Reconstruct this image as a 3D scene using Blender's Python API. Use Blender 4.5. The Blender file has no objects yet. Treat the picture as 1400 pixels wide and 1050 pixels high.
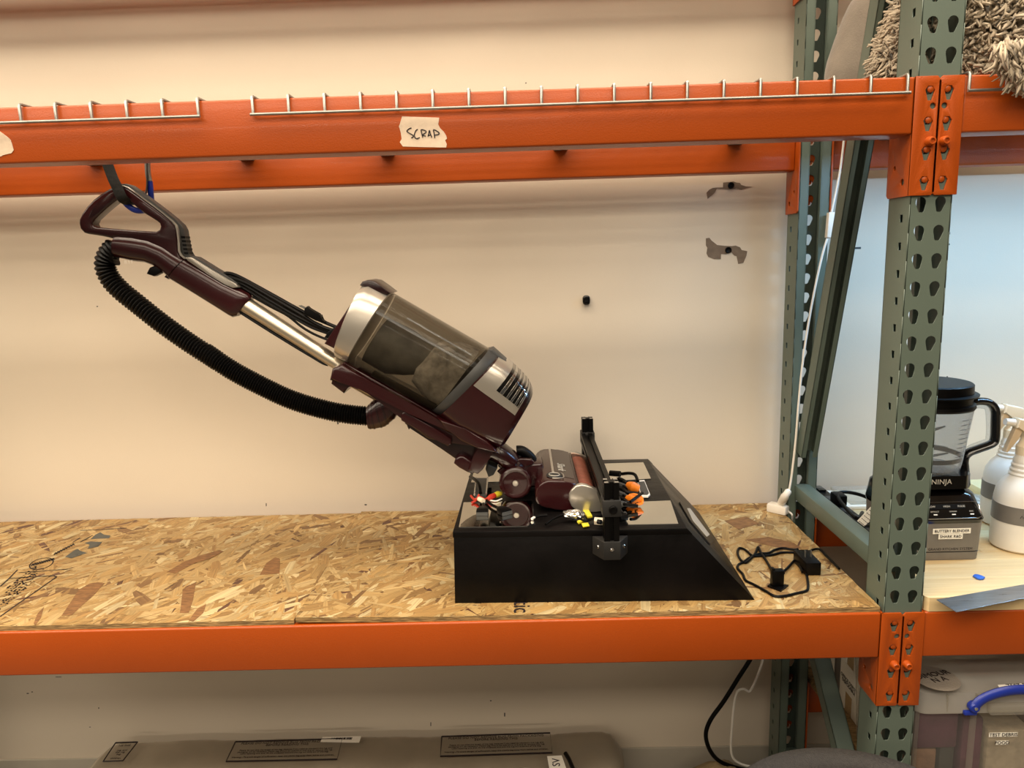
import bpy, bmesh, math, random
from mathutils import Vector, Matrix, noise
random.seed(7)
sc = bpy.context.scene
COL = sc.collection
PI = math.pi

# ------------------------------------------------------------------ camera
CAM = Vector((-0.72843, -1.3572, 1.6291))
YAW, PITCH, ROLL, FPX = -0.01622, -0.17463, -0.03009, 990.0
fw = Vector((math.sin(YAW)*math.cos(PITCH), math.cos(YAW)*math.cos(PITCH), math.sin(PITCH)))
rt0 = Vector((math.cos(YAW), -math.sin(YAW), 0)); up0 = rt0.cross(fw)
rt = rt0*math.cos(ROLL) + up0*math.sin(ROLL)
up = -rt0*math.sin(ROLL) + up0*math.cos(ROLL)
cd = bpy.data.cameras.new('camera'); cam = bpy.data.objects.new('camera', cd); COL.objects.link(cam)
M = Matrix((rt, up, -fw)).transposed().to_4x4(); M.translation = CAM
cam.matrix_world = M
cd.sensor_fit = 'HORIZONTAL'; cd.sensor_width = 36.0; cd.lens = FPX/1400*36.0
cd.clip_start = 0.02; cd.clip_end = 60
sc.camera = cam

# ------------------------------------------------------------------ world, lights, exposure
sc.view_settings.view_transform = 'Standard'; sc.view_settings.look = 'None'
sc.view_settings.gamma = 1; sc.view_settings.use_curve_mapping = False
sc.view_settings.exposure = 0.0
w = bpy.data.worlds.new('world'); sc.world = w; w.use_nodes = True
w.node_tree.nodes['Background'].inputs[0].default_value = (1.0, 0.86, 0.68, 1)
w.node_tree.nodes['Background'].inputs[1].default_value = 0.08

def area_light(name, loc, rot, sx, sy, power, col):
    l = bpy.data.lights.new(name, 'AREA'); l.shape = 'RECTANGLE'; l.size = sx; l.size_y = sy
    l.energy = power; l.color = col
    o = bpy.data.objects.new(name, l); COL.objects.link(o); o.location = loc; o.rotation_euler = rot
    return o
WARM = (1.0, 0.865, 0.68)
# rows of ceiling tubes running along the aisle
area_light('ceiling_row_overhead', (-2.4, -0.30, 3.42), (0, 0, 0), 7.0, 0.75, 230, WARM)
area_light('ceiling_row_aisle', (-2.4, -1.9, 3.42), (0, 0, 0), 7.0, 0.9, 180, WARM)
area_light('ceiling_row_beyond', (-2.4, -3.3, 3.42), (0, 0, 0), 7.0, 0.6, 120, WARM)
area_light('ceiling_row_far', (-2.4, -8.5, 3.42), (0, 0, 0), 7.0, 0.6, 260, WARM)

# ------------------------------------------------------------------ pixel helpers (1400 x 1050 frame)
def ray(px, py): return fw + rt*((px-700)/FPX) - up*((py-525)/FPX)
def at(px, py, Y):
    d = ray(px, py); return CAM + d*((Y-CAM.y)/d.y)
def atz(px, py, Z):
    d = ray(px, py); return CAM + d*((Z-CAM.z)/d.z)
def hit(px, py, p0, n):
    d = ray(px, py); return CAM + d*((p0-CAM).dot(n)/d.dot(n))

# ------------------------------------------------------------------ materials
def lin(c): return c/12.92 if c <= 0.04045 else ((c+0.055)/1.055)**2.4
def hexc(h): return tuple(lin(int(h[i:i+2], 16)/255) for i in (0, 2, 4)) + (1,)
MATS = {}
def mat(name, h, rough=0.5, metal=0.0, var=0.12, scale=12.0, bump=0.0, bscale=120.0, coat=0.0, spec=0.5,
        stretch=None, rvar=0.0, ior=1.45, alpha_mix=None, emit=None, sheen=0.0):
    m = bpy.data.materials.new(name); m.use_nodes = True; MATS[name] = m
    nt = m.node_tree; N = nt.nodes; L = nt.links; b = N['Principled BSDF']; out = N['Material Output']
    c = hexc(h); tc = N.new('ShaderNodeTexCoord'); src = tc.outputs['Object']
    if stretch:
        mp = N.new('ShaderNodeMapping'); mp.inputs['Scale'].default_value = stretch
        L.new(src, mp.inputs[0]); src = mp.outputs[0]
    no = N.new('ShaderNodeTexNoise'); no.inputs['Scale'].default_value = scale; no.inputs['Detail'].default_value = 5
    L.new(src, no.inputs['Vector'])
    cr = N.new('ShaderNodeValToRGB'); cr.color_ramp.elements[0].position = 0.3; cr.color_ramp.elements[1].position = 0.7
    cr.color_ramp.elements[0].color = tuple(x*(1-var) for x in c[:3]) + (1,)
    cr.color_ramp.elements[1].color = tuple(min(1, x*(1+var)) for x in c[:3]) + (1,)
    L.new(no.outputs[0], cr.inputs[0]); L.new(cr.outputs[0], b.inputs['Base Color'])
    b.inputs['Roughness'].default_value = rough; b.inputs['Metallic'].default_value = metal
    b.inputs['Coat Weight'].default_value = coat; b.inputs['Coat Roughness'].default_value = 0.08
    b.inputs['Specular IOR Level'].default_value = spec
    b.inputs['Sheen Weight'].default_value = sheen
    if rvar:
        mr = N.new('ShaderNodeMapRange'); mr.inputs[3].default_value = max(0.02, rough-rvar); mr.inputs[4].default_value = rough+rvar
        L.new(no.outputs[0], mr.inputs[0]); L.new(mr.outputs[0], b.inputs['Roughness'])
    if bump:
        n2 = N.new('ShaderNodeTexNoise'); n2.inputs['Scale'].default_value = bscale; n2.inputs['Detail'].default_value = 3
        L.new(src, n2.inputs['Vector'])
        bp = N.new('ShaderNodeBump'); bp.inputs['Strength'].default_value = bump; bp.inputs['Distance'].default_value = 0.002
        L.new(n2.outputs[0], bp.inputs['Height']); L.new(bp.outputs[0], b.inputs['Normal'])
    if emit:
        b.inputs['Emission Color'].default_value = hexc(emit[0]); b.inputs['Emission Strength'].default_value = emit[1]
    if alpha_mix is not None:      # clear plastic: see-through sheet with a glossy skin
        tr = N.new('ShaderNodeBsdfTransparent'); tr.inputs[0].default_value = hexc(alpha_mix[1])
        mx = N.new('ShaderNodeMixShader'); fr = N.new('ShaderNodeFresnel'); fr.inputs[0].default_value = ior
        ad = N.new('ShaderNodeMath'); ad.operation = 'ADD'; ad.use_clamp = True
        ad.inputs[1].default_value = alpha_mix[0]; L.new(fr.outputs[0], ad.inputs[0])
        ge = N.new('ShaderNodeNewGeometry'); im = N.new('ShaderNodeMapRange'); im.inputs[3].default_value = ior; im.inputs[4].default_value = 1/ior
        L.new(ge.outputs['Backfacing'], im.inputs[0]); L.new(im.outputs[0], fr.inputs[0])
        L.new(ad.outputs[0], mx.inputs[0]); L.new(tr.outputs[0], mx.inputs[1]); L.new(b.outputs[0], mx.inputs[2])
        L.new(mx.outputs[0], out.inputs['Surface'])
    return m

mat('wall', 'dccfbc', 0.62, var=0.03, scale=1.3, bump=0.10, bscale=260, spec=0.3)
mat('floor', '5a544b', 0.5, var=0.15, scale=3, bump=0.1)
mat('ceiling', 'd8d0c4', 0.8, var=0.03)
mat('vinyl', 'b9b2a4', 0.5, var=0.04)
mat('orange', 'a0440d', 0.36, var=0.035, scale=5, bump=0.18, bscale=420, spec=0.35, coat=0.08)
mat('green', '5a665c', 0.42, var=0.05, scale=6, bump=0.05, bscale=300, spec=0.5)
mat('zinc', '9d9c97', 0.32, 0.85, var=0.10, scale=40)
mat('steel', 'a9adb2', 0.30, 0.95, var=0.18, scale=9, stretch=(2, 30, 30), rvar=0.08)
mat('mirror', 'e6e3da', 0.03, 1.0, var=0.04, scale=14)
mat('maroon', '2c0a0d', 0.24, var=0.08, scale=8, coat=0.2)
mat('maroon_dark', '1e080b', 0.25, var=0.08, scale=8, coat=0.2)
mat('silver', 'c2bbb0', 0.28, 0.75, var=0.03)
mat('chrome', 'cfcfcf', 0.08, 1.0, var=0.03)
mat('aluminium', 'd3c8b4', 0.32, 0.92, var=0.04, stretch=(1, 8, 1))
mat('black', '050404', 0.40, var=0.25, scale=20, spec=0.16)
mat('black_gloss', '080707', 0.14, var=0.2, scale=20, coat=0.3)
mat('rubber', '060505', 0.42, var=0.3, scale=60, spec=0.22)
mat('black_paint', '070505', 0.40, var=0.7, scale=7, bump=0.3, bscale=60, rvar=0.14, stretch=(1, 4, 1), spec=0.18)
mat('printed_plastic', '1b1a19', 0.55, var=0.15, scale=30)
mat('smoked', '4b4338', 0.10, var=0.15, scale=14, alpha_mix=(0.08, 'b5b2ab'), coat=0.4)
mat('shroud', '6d6961', 0.5, var=0.35, scale=26, bump=0.3)
mat('dust', 'aaa296', 0.95, var=0.5, scale=45, bump=0.8, bscale=160)
mat('brush', 'd8a090', 0.8, var=0.2, scale=40, bump=0.5)
mat('clear', 'd9dde0', 0.06, var=0.05, alpha_mix=(0.07, 'f0f2f4'), coat=0.3)
mat('window', '3a2a26', 0.08, var=0.05, ior=1.10, alpha_mix=(0.05, 'e8ddd8'))
mat('frosted', 'cfccc6', 0.25, var=0.08, alpha_mix=(0.06, 'f2f0ea'))
mat('frosted_lid', 'd6d2cb', 0.25, var=0.08, alpha_mix=(0.30, 'e6e2da'))
mat('tape', 'd2bda6', 0.75, var=0.08, scale=60, bump=0.2)
mat('ink', '1c1014', 0.6, var=0.2)
mat('print_grey', '4a4a44', 0.7, var=0.3, scale=40)
mat('strap', '100f0c', 0.8, var=0.5, scale=50, bump=0.5)
mat('blue', '1b2f8f', 0.35, var=0.1)
mat('blue_bright', '2f62c4', 0.4, var=0.1)
mat('white_plastic', 'e6e0d6', 0.38, var=0.05)
mat('cream_plastic', 'e3d3b8', 0.4, var=0.05)
mat('tan_plastic', 'cbb596', 0.4, var=0.05)
mat('paper', 'f1ece0', 0.8, var=0.04)
mat('card', 'b59a72', 0.85, var=0.12, scale=30)
mat('pale_yellow', 'd8d3a8', 0.8, var=0.06)
mat('grey_plastic', '77726c', 0.42, 0.15, var=0.05, scale=60)
mat('dark_grey', '3a3a39', 0.5, var=0.1)
mat('orange_tape', 'e07a1a', 0.4, var=0.12, scale=60)
mat('red', 'b8321c', 0.45, var=0.15)
mat('yellow', 'e8d63a', 0.45, var=0.1)
mat('foil', 'c8c6c2', 0.22, 0.9, var=0.15, scale=60, bump=0.6)
mat('grit', '24211f', 0.7, var=0.35, scale=180, bump=0.8, bscale=420)
mat('felt', '766c60', 0.95, var=0.10, scale=30, bump=0.4, bscale=300, sheen=0.3)
mat('shag', 'b3a48e', 0.95, var=0.28, scale=26, sheen=0.2)
mat('shag_tan', '9b8763', 0.95, var=0.25, scale=50, bump=1.0, bscale=200)
mat('wrap', 'b5aa98', 0.35, var=0.10, scale=9, bump=0.3, bscale=24, alpha_mix=(0.45, 'e0d8c8'))
mat('rug_inner', 'a69a88', 0.95, var=0.15, scale=60, bump=0.5)
mat('raw_plaster', '7a6a5a', 0.9, var=0.15, scale=50, bump=0.4)
mat('gold_print', 'b8b2a6', 0.4, var=0.05)
mat('osb_base', 'b58a4c', 0.62, var=0.30, scale=55, bump=0.3, bscale=90)
mat('osb_edge', '8f7349', 0.9, var=0.55, scale=160, bump=0.9, bscale=200, stretch=(0.25, 1, 1.6))
mat('chip', '76522f', 0.6, var=0.5, scale=30, stretch=(2, 14, 1))
mat('leds', 'ffffff', 0.5, emit=('dcecff', 6.0))
mat('jar_food', '8a6a55', 0.8, var=0.4, scale=25, bump=0.5)
mat('purple', '5b3347', 0.6, var=0.25, scale=30)
mat('green_tape', '7f9a6a', 0.7, var=0.1)
mat('light_panel', 'b8b0a2', 0.35, var=0.1)

def wood_strand_material():
    m = bpy.data.materials.new('osb_strand'); m.use_nodes = True; MATS['osb_strand'] = m
    nt = m.node_tree; N = nt.nodes; L = nt.links; b = N['Principled BSDF']
    at_ = N.new('ShaderNodeVertexColor'); at_.layer_name = 'tone'
    uv = N.new('ShaderNodeUVMap'); uv.uv_map = 'grain'
    mp = N.new('ShaderNodeMapping'); mp.inputs['Scale'].default_value = (9, 260, 1); L.new(uv.outputs[0], mp.inputs[0])
    no = N.new('ShaderNodeTexNoise'); no.inputs['Scale'].default_value = 1.0; no.inputs['Detail'].default_value = 4; L.new(mp.outputs[0], no.inputs['Vector'])
    mr = N.new('ShaderNodeMapRange'); mr.inputs[1].default_value = 0.25; mr.inputs[2].default_value = 0.75
    mr.inputs[3].default_value = 0.66; mr.inputs[4].default_value = 1.22; L.new(no.outputs[0], mr.inputs[0])
    mx = N.new('ShaderNodeMix'); mx.data_type = 'RGBA'; mx.blend_type = 'MULTIPLY'; mx.inputs[0].default_value = 1.0
    L.new(at_.outputs[0], mx.inputs[6]); L.new(mr.outputs[0], mx.inputs[7]); L.new(mx.outputs[2], b.inputs['Base Color'])
    bp = N.new('ShaderNodeBump'); bp.inputs['Strength'].default_value = 0.3; bp.inputs['Distance'].default_value = 0.001
    L.new(no.outputs[0], bp.inputs['Height']); L.new(bp.outputs[0], b.inputs['Normal'])
    b.inputs['Roughness'].default_value = 0.5
wood_strand_material()
def butcher_material():
    m = bpy.data.materials.new('butcher'); m.use_nodes = True; MATS['butcher'] = m
    nt = m.node_tree; N = nt.nodes; L = nt.links; b = N['Principled BSDF']
    tc = N.new('ShaderNodeTexCoord'); oi = N.new('ShaderNodeObjectInfo')
    mp = N.new('ShaderNodeMapping'); mp.inputs['Scale'].default_value = (3, 70, 70); L.new(tc.outputs['Object'], mp.inputs[0])
    no = N.new('ShaderNodeTexNoise'); no.inputs['Scale'].default_value = 1.5; no.inputs['Detail'].default_value = 4; L.new(mp.outputs[0], no.inputs['Vector'])
    cr = N.new('ShaderNodeValToRGB'); cr.color_ramp.elements[0].color = hexc('c9aa78'); cr.color_ramp.elements[1].color = hexc('ead3a6')
    L.new(no.outputs[0], cr.inputs[0])
    hs = N.new('ShaderNodeHueSaturation'); mr = N.new('ShaderNodeMapRange'); mr.inputs[3].default_value = 0.82; mr.inputs[4].default_value = 1.08
    L.new(oi.outputs['Random'], mr.inputs[0]); L.new(mr.outputs[0], hs.inputs['Value']); L.new(cr.outputs[0], hs.inputs['Color'])
    L.new(hs.outputs[0], b.inputs['Base Color']); b.inputs['Roughness'].default_value = 0.4
butcher_material()

# ------------------------------------------------------------------ object helpers
ORI = {}
def finish(name, bm, m, origin, parent=None, smooth=35):
    bmesh.ops.recalc_face_normals(bm, faces=bm.faces[:])
    me = bpy.data.meshes.new(name)
    for v in bm.verts: v.co -= origin
    bm.to_mesh(me); bm.free()
    if m: me.materials.append(MATS[m])
    if smooth:
        for p in me.polygons: p.use_smooth = True
        me.set_sharp_from_angle(angle=math.radians(smooth))
    o = bpy.data.objects.new(name, me); COL.objects.link(o)
    if parent: o.parent = parent
    else: o.location = origin
    ORI[o] = origin
    return o
def tag(o, label, cat, group=None):
    o['label'] = label; o['category'] = cat
    if group: o['group'] = group
    return o
def thing(name, loc, label, cat, group=None):
    o = bpy.data.objects.new(name, None); COL.objects.link(o); o.location = Vector(loc)
    o.empty_display_size = 0.05
    ORI[o] = Vector(loc); return tag(o, label, cat, group)
def part(name, bm, m, parent, label=None, smooth=35):
    o = finish(name, bm, m, ORI[parent], parent, smooth)
    if label: o['label'] = label
    return o
def single(name, bm, m, label, cat, group=None, smooth=35):
    xs = [v.co for v in bm.verts]
    lo = Vector((min(v.x for v in xs), min(v.y for v in xs), min(v.z for v in xs)))
    hi = Vector((max(v.x for v in xs), max(v.y for v in xs), max(v.z for v in xs)))
    return tag(finish(name, bm, m, Vector(((lo.x+hi.x)/2, (lo.y+hi.y)/2, lo.z)), None, smooth), label, cat, group)
def struct(name, bm, m, smooth=0):
    o = finish(name, bm, m, Vector((0, 0, 0)), None, smooth); o['kind'] = 'structure'; return o

def box(bm, x0, x1, y0, y1, z0, z1, bev=0.0, seg=2, mtx=None):
    vs = [bm.verts.new((x, y, z)) for x in (x0, x1) for y in (y0, y1) for z in (z0, z1)]
    F = [(0, 1, 3, 2), (4, 6, 7, 5), (0, 4, 5, 1), (2, 3, 7, 6), (0, 2, 6, 4), (1, 5, 7, 3)]
    fs = [bm.faces.new([vs[i] for i in f]) for f in F]
    if bev:
        es = list({e for f in fs for e in f.edges})
        r = bmesh.ops.bevel(bm, geom=es, offset=bev, segments=seg, affect='EDGES', profile=0.5)
        vs = list({v for v in r['verts']} | {v for v in vs if v.is_valid})
    if mtx:
        for v in vs: v.co = mtx @ v.co
    return vs
def BM(): return bmesh.new()
def bx(*a, **k):
    b = BM(); box(b, *a, **k); return b
def prism(pts, y0, y1, bev=0.0, seg=3, bm=None):
    """pts: world points (x,z used), extruded along Y"""
    b = bm or BM()
    A = [b.verts.new((p.x, y0, p.z)) for p in pts]; B = [b.verts.new((p.x, y1, p.z)) for p in pts]
    n = len(pts); fs = [b.faces.new(A), b.faces.new(B[::-1])]
    for i in range(n): fs.append(b.faces.new((A[i], B[i], B[(i+1) % n], A[(i+1) % n])))
    if bev:
        es = list({e for f in fs[:2] for e in f.edges})
        bmesh.ops.bevel(b, geom=es, offset=bev, segments=seg, affect='EDGES', profile=0.5)
    return b
def poly_prism(pts, nrm, th, bev=0.0, bm=None):
    """flat polygon of world points, thickened along nrm"""
    b = bm or BM(); nrm = Vector(nrm)
    A = [b.verts.new(p) for p in pts]; B = [b.verts.new(p + nrm*th) for p in pts]
    n = len(pts); fs = [b.faces.new(A), b.faces.new(B[::-1])]
    for i in range(n): fs.append(b.faces.new((A[i], B[i], B[(i+1) % n], A[(i+1) % n])))
    if bev: bmesh.ops.bevel(b, geom=list({e for f in fs[:2] for e in f.edges}), offset=bev, segments=2, affect='EDGES', profile=0.5)
    return b
def catmull(P, k=8, closed=False):
    out = []; n = len(P)
    rng = range(n if closed else n-1)
    for i in rng:
        g = (lambda j: P[j % n]) if closed else (lambda j: P[max(0, min(n-1, j))])
        p0, p1, p2, p3 = g(i-1), g(i), g(i+1), g(i+2)
        for s in range(k):
            t = s/k
            out.append(0.5*((2*p1)+(p2-p0)*t+(2*p0-5*p1+4*p2-p3)*t*t+(3*p1-p0-3*p2+p3)*t**3))
    if not closed: out.append(P[-1].copy())
    return out
def tube(path, r, seg=10, caps=True, bm=None, flat=None):
    """flat: (a,b) scales of the section"""
    b = bm or BM(); n = len(path); rings = []
    T = [(path[min(i+1, n-1)]-path[max(i-1, 0)]).normalized() for i in range(n)]
    nv = T[0].orthogonal().normalized()
    if flat: nv = (Vector(flat[2]) - T[0]*T[0].dot(Vector(flat[2]))).normalized()
    for i in range(n):
        nv = (nv - T[i]*nv.dot(T[i]))
        nv = nv.normalized() if nv.length > 1e-6 else T[i].orthogonal().normalized()
        bv = T[i].cross(nv); rr = r[i] if isinstance(r, (list, tuple)) else r
        fa, fb = (flat[0], flat[1]) if flat else (1, 1)
        rings.append([b.verts.new(path[i] + nv*(rr*fa*math.cos(2*PI*j/seg)) + bv*(rr*fb*math.sin(2*PI*j/seg))) for j in range(seg)])
    for i in range(n-1):
        for j in range(seg):
            b.faces.new((rings[i][j], rings[i][(j+1) % seg], rings[i+1][(j+1) % seg], rings[i+1][j]))
    if caps: b.faces.new(rings[0][::-1]); b.faces.new(rings[-1])
    return b
def cyl(p0, p1, r0, r1=None, seg=20, bm=None):
    return tube([Vector(p0), Vector(p1)], [r0, r0 if r1 is None else r1], seg, True, bm)
def lathe(prof, c, axis=(0, 0, 1), seg=32, bm=None):
    b = bm or BM(); ax = Vector(axis).normalized(); u = ax.orthogonal().normalized(); v = ax.cross(u); c = Vector(c); rings = []
    for r, h in prof:
        if r < 1e-6: rings.append([b.verts.new(c+ax*h)])
        else: rings.append([b.verts.new(c+ax*h+u*(r*math.cos(2*PI*j/seg))+v*(r*math.sin(2*PI*j/seg))) for j in range(seg)])
    for A, B in zip(rings, rings[1:]):
        for j in range(seg):
            k = (j+1) % seg
            if len(A) == 1 and len(B) == 1: continue
            if len(A) == 1: b.faces.new((A[0], B[k], B[j]))
            elif len(B) == 1: b.faces.new((A[j], A[k], B[0]))
            else: b.faces.new((A[j], A[k], B[k], B[j]))
    return b
def ring_pt(T, B, w, n, th, yc, s=1.0):
    mid = (T+B)/2; h = (T-B)/2; c, q = math.cos(th), math.sin(th)
    cc = math.copysign(abs(c)**(2/n), c); ss = math.copysign(abs(q)**(2/n), q)
    p = mid + h*(cc*s); return Vector((p.x, yc + w*ss*s, p.z))
def px_st(lst, yc):
    return [(at(t[0], t[1], yc), at(q[0], q[1], yc), w_) for t, q, w_ in lst]
def st_at(st, t):
    f = t*(len(st)-1); i = min(int(f), len(st)-2); f -= i; a, b_ = st[i], st[i+1]
    return (a[0].lerp(b_[0], f), a[1].lerp(b_[1], f), a[2]*(1-f)+b_[2]*f)
def loft(st, n=2.5, seg=40, yc=0.29, caps=True, s=1.0, bm=None):
    b = bm or BM()
    R = [[b.verts.new(ring_pt(T, B, w_, n, 2*PI*j/seg, yc, s)) for j in range(seg)] for T, B, w_ in st]
    for A, C in zip(R, R[1:]):
        for j in range(seg): b.faces.new((A[j], A[(j+1) % seg], C[(j+1) % seg], C[j]))
    if caps: b.faces.new(R[0][::-1]); b.faces.new(R[-1])
    return b
def loft_patch(st, t0, t1, a0, a1, n=2.5, yc=0.29, off=1.02, off0=0.97, nt=6, na=16, bm=None):
    b = bm or BM(); G = {}
    for k, s in ((0, off), (1, off0)):
        for i in range(nt+1):
            T, B, w_ = st_at(st, t0+(t1-t0)*i/nt)
            for j in range(na+1):
                G[k, i, j] = b.verts.new(ring_pt(T, B, w_, n, math.radians(a0+(a1-a0)*j/na), yc, s))
    for i in range(nt):
        for j in range(na):
            b.faces.new((G[0, i, j], G[0, i, j+1], G[0, i+1, j+1], G[0, i+1, j]))
            b.faces.new((G[1, i, j], G[1, i+1, j], G[1, i+1, j+1], G[1, i, j+1]))
    for j in range(na):
        for i in (0, nt): b.faces.new((G[0, i, j], G[0, i, j+1], G[1, i, j+1], G[1, i, j]))
    for i in range(nt):
        for j in (0, na): b.faces.new((G[0, i, j], G[0, i+1, j], G[1, i+1, j], G[1, i, j]))
    return b
def plate(outer, holes, th, bev=0.0, fn=None, res=1):
    """2D outline with holes -> solid plate; fn maps (u, v, d) to world"""
    cu = bpy.data.curves.new('tmp', 'CURVE'); cu.dimensions = '2D'; cu.fill_mode = 'BOTH'
    for ring in [outer]+holes:
        sp = cu.splines.new('POLY'); sp.points.add(len(ring)-1); sp.use_cyclic_u = True
        for p, q in zip(sp.points, ring): p.co = (q[0], q[1], 0, 1)
    cu.extrude = max(1e-5, th/2-bev); cu.bevel_depth = bev; cu.bevel_resolution = res; cu.offset = -bev
    ob = bpy.data.objects.new('tmp', cu); COL.objects.link(ob)
    dg = bpy.context.evaluated_depsgraph_get(); me = bpy.data.meshes.new_from_object(ob.evaluated_get(dg))
    b = BM(); b.from_mesh(me)
    bpy.data.objects.remove(ob); bpy.data.curves.remove(cu); bpy.data.meshes.remove(me)
    bmesh.ops.remove_doubles(b, verts=b.verts[:], dist=1e-6)
    if fn:
        for v in b.verts: v.co = Vector(fn(v.co.x, v.co.y, v.co.z))
    return b
def merge(dst, src, mtx=None):
    me = bpy.data.meshes.new('tmp'); src.to_mesh(me); src.free()
    if mtx: me.transform(mtx)
    dst.from_mesh(me); bpy.data.meshes.remove(me); return dst
def text(s, size, o, r, u, align='CENTER', depth=0.0003, shear=0.0, spacing=1.0, line=1.0):
    cu = bpy.data.curves.new('tmp', 'FONT'); cu.body = s; cu.size = size; cu.align_x = align; cu.align_y = 'CENTER'
    cu.extrude = depth; cu.shear = shear; cu.space_character = spacing; cu.space_line = line; cu.resolution_u = 3
    ob = bpy.data.objects.new('tmp', cu); COL.objects.link(ob)
    dg = bpy.context.evaluated_depsgraph_get(); me = bpy.data.meshes.new_from_object(ob.evaluated_get(dg))
    b = BM(); b.from_mesh(me); bpy.data.objects.remove(ob); bpy.data.curves.remove(cu); bpy.data.meshes.remove(me)
    r = Vector(r).normalized(); u = Vector(u); u = (u - r*u.dot(r)).normalized(); n = r.cross(u); o = Vector(o)
    for v in b.verts: v.co = o + r*v.co.x + u*v.co.y + n*v.co.z
    return b
def copy_tree(o, off, parent=None):
    c = o.copy(); COL.objects.link(c); c.parent = parent
    if parent is None: c.location = o.location + Vector(off)
    for ch in list(o.children): copy_tree(ch, off, c)
    return c
XA, YA, ZA = Vector((1, 0, 0)), Vector((0, 1, 0)), Vector((0, 0, 1))

# ================================================================== SETTING
WY = 0.68
wall = struct('wall_back', bx(-6, 6, WY, WY+0.15, 0, 3.6), 'wall')
struct('floor', bx(-6, 6, -12, WY, -0.1, 0), 'floor')
struct('ceiling', bx(-6, 6, -12, WY, 3.6, 3.7), 'ceiling')
b = bx(-6, 6, WY-0.006, WY, 0, 0.106, bev=0.002); o = struct('baseboard_back', b, 'vinyl')

def wall_patch(name, pts, m, th=0.0012):
    P = [at(x, y, WY) for x, y in pts]
    P = [Vector((p.x, WY-th, p.z)) for p in P]
    return part(name, prism(P, WY-th, WY+0.002), m, wall, smooth=0)
def z4(pts, ox, oy, s): return [(ox+x/s, oy+y/s) for x, y in pts]
ORI[wall] = Vector((0, 0, 0))
s_ = 788/120
wall_patch('torn_paint', z4([(180, 340), (170, 285), (195, 258), (225, 243), (250, 240), (318, 238), (320, 195), (370, 190), (410, 185), (440, 195), (470, 198), (480, 215), (520, 228), (580, 232), (540, 240), (480, 258), (440, 248), (380, 255), (320, 250), (262, 250), (240, 290), (210, 315)], 940, 220, s_), 'raw_plaster')
wall_patch('torn_paint', z4([(165, 695), (195, 690), (215, 715), (265, 755), (330, 762), (395, 765), (430, 760), (470, 775), (485, 800), (535, 810), (528, 850), (500, 915), (455, 925), (440, 855), (420, 850), (395, 820), (345, 838), (300, 835), (298, 882), (240, 880), (185, 860), (170, 830), (178, 780), (165, 760)], 940, 220, s_), 'raw_plaster')
for (px, py) in ((999.2, 253.5), (995.5, 342)):
    c = at(px, py, WY); b = lathe([(0.0, 0.0), (0.004, 0.002), (0.0065, 0.0025), (0.0075, 0.004), (0.0085, 0.003), (0.0088, 0.0)], (c.x, WY-0.001, c.z), (0, -1, 0), 20)
    part('wall_anchor', b, 'black', wall)
wall_patch('scuff', [(1163, 338.2), (1177, 337.6), (1177, 340.4), (1163, 340.6)], 'dark_grey', 0.0004)
for (px, py, w_, h_) in [(1298, 319, 2, 3), (1297, 334, 3, 2), (38, 948, 3, 1.2), (44, 946, 2, 1.2), (135, 968, 1.2, 2), (123, 994, 2, 1), (671, 958, 2, 1.5), (690, 977, 1.6, 5), (589, 990, 1.2, 5), (719, 113.5, 1.6, 1.6), (80, 925.5, 8, .8), (133, 419, 2, 1.4), (1295, 515, 1.6, 1.4), (364, 690, 1, 4), (500, 690, 3, 1.5), (462, 578, 2, 4)]:
    wall_patch('speck', [(px-w_/2, py-h_/2), (px+w_/2, py-h_/2), (px+w_/2, py+h_/2), (px-w_/2, py+h_/2)], 'dark_grey', 0.0004)
# black oval cap on the wall
b = plate([(0.0105*math.copysign(abs(math.cos(a))**0.8, math.cos(a)), 0.0135*math.copysign(abs(math.sin(a))**0.62, math.sin(a))) for a in [2*PI*i/32 for i in range(32)]], [], 0.014, 0.004, res=3)
c = at(801.5, 410.3, WY-0.005)
for v in b.verts: v.co = Vector((c.x+v.co.x, WY-0.0065+v.co.z, c.z+v.co.y))
cap = thing('wall_bumper', (c.x, WY, c.z), 'small black oval knob fixed alone on the bare wall', 'knob')
part('body', b, 'black_gloss', cap)
part('slot', bx(c.x-0.006, c.x+0.006, WY-0.0150, WY-0.0138, c.z-0.008, c.z-0.001, bev=0.0005), 'black', cap)

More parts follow.
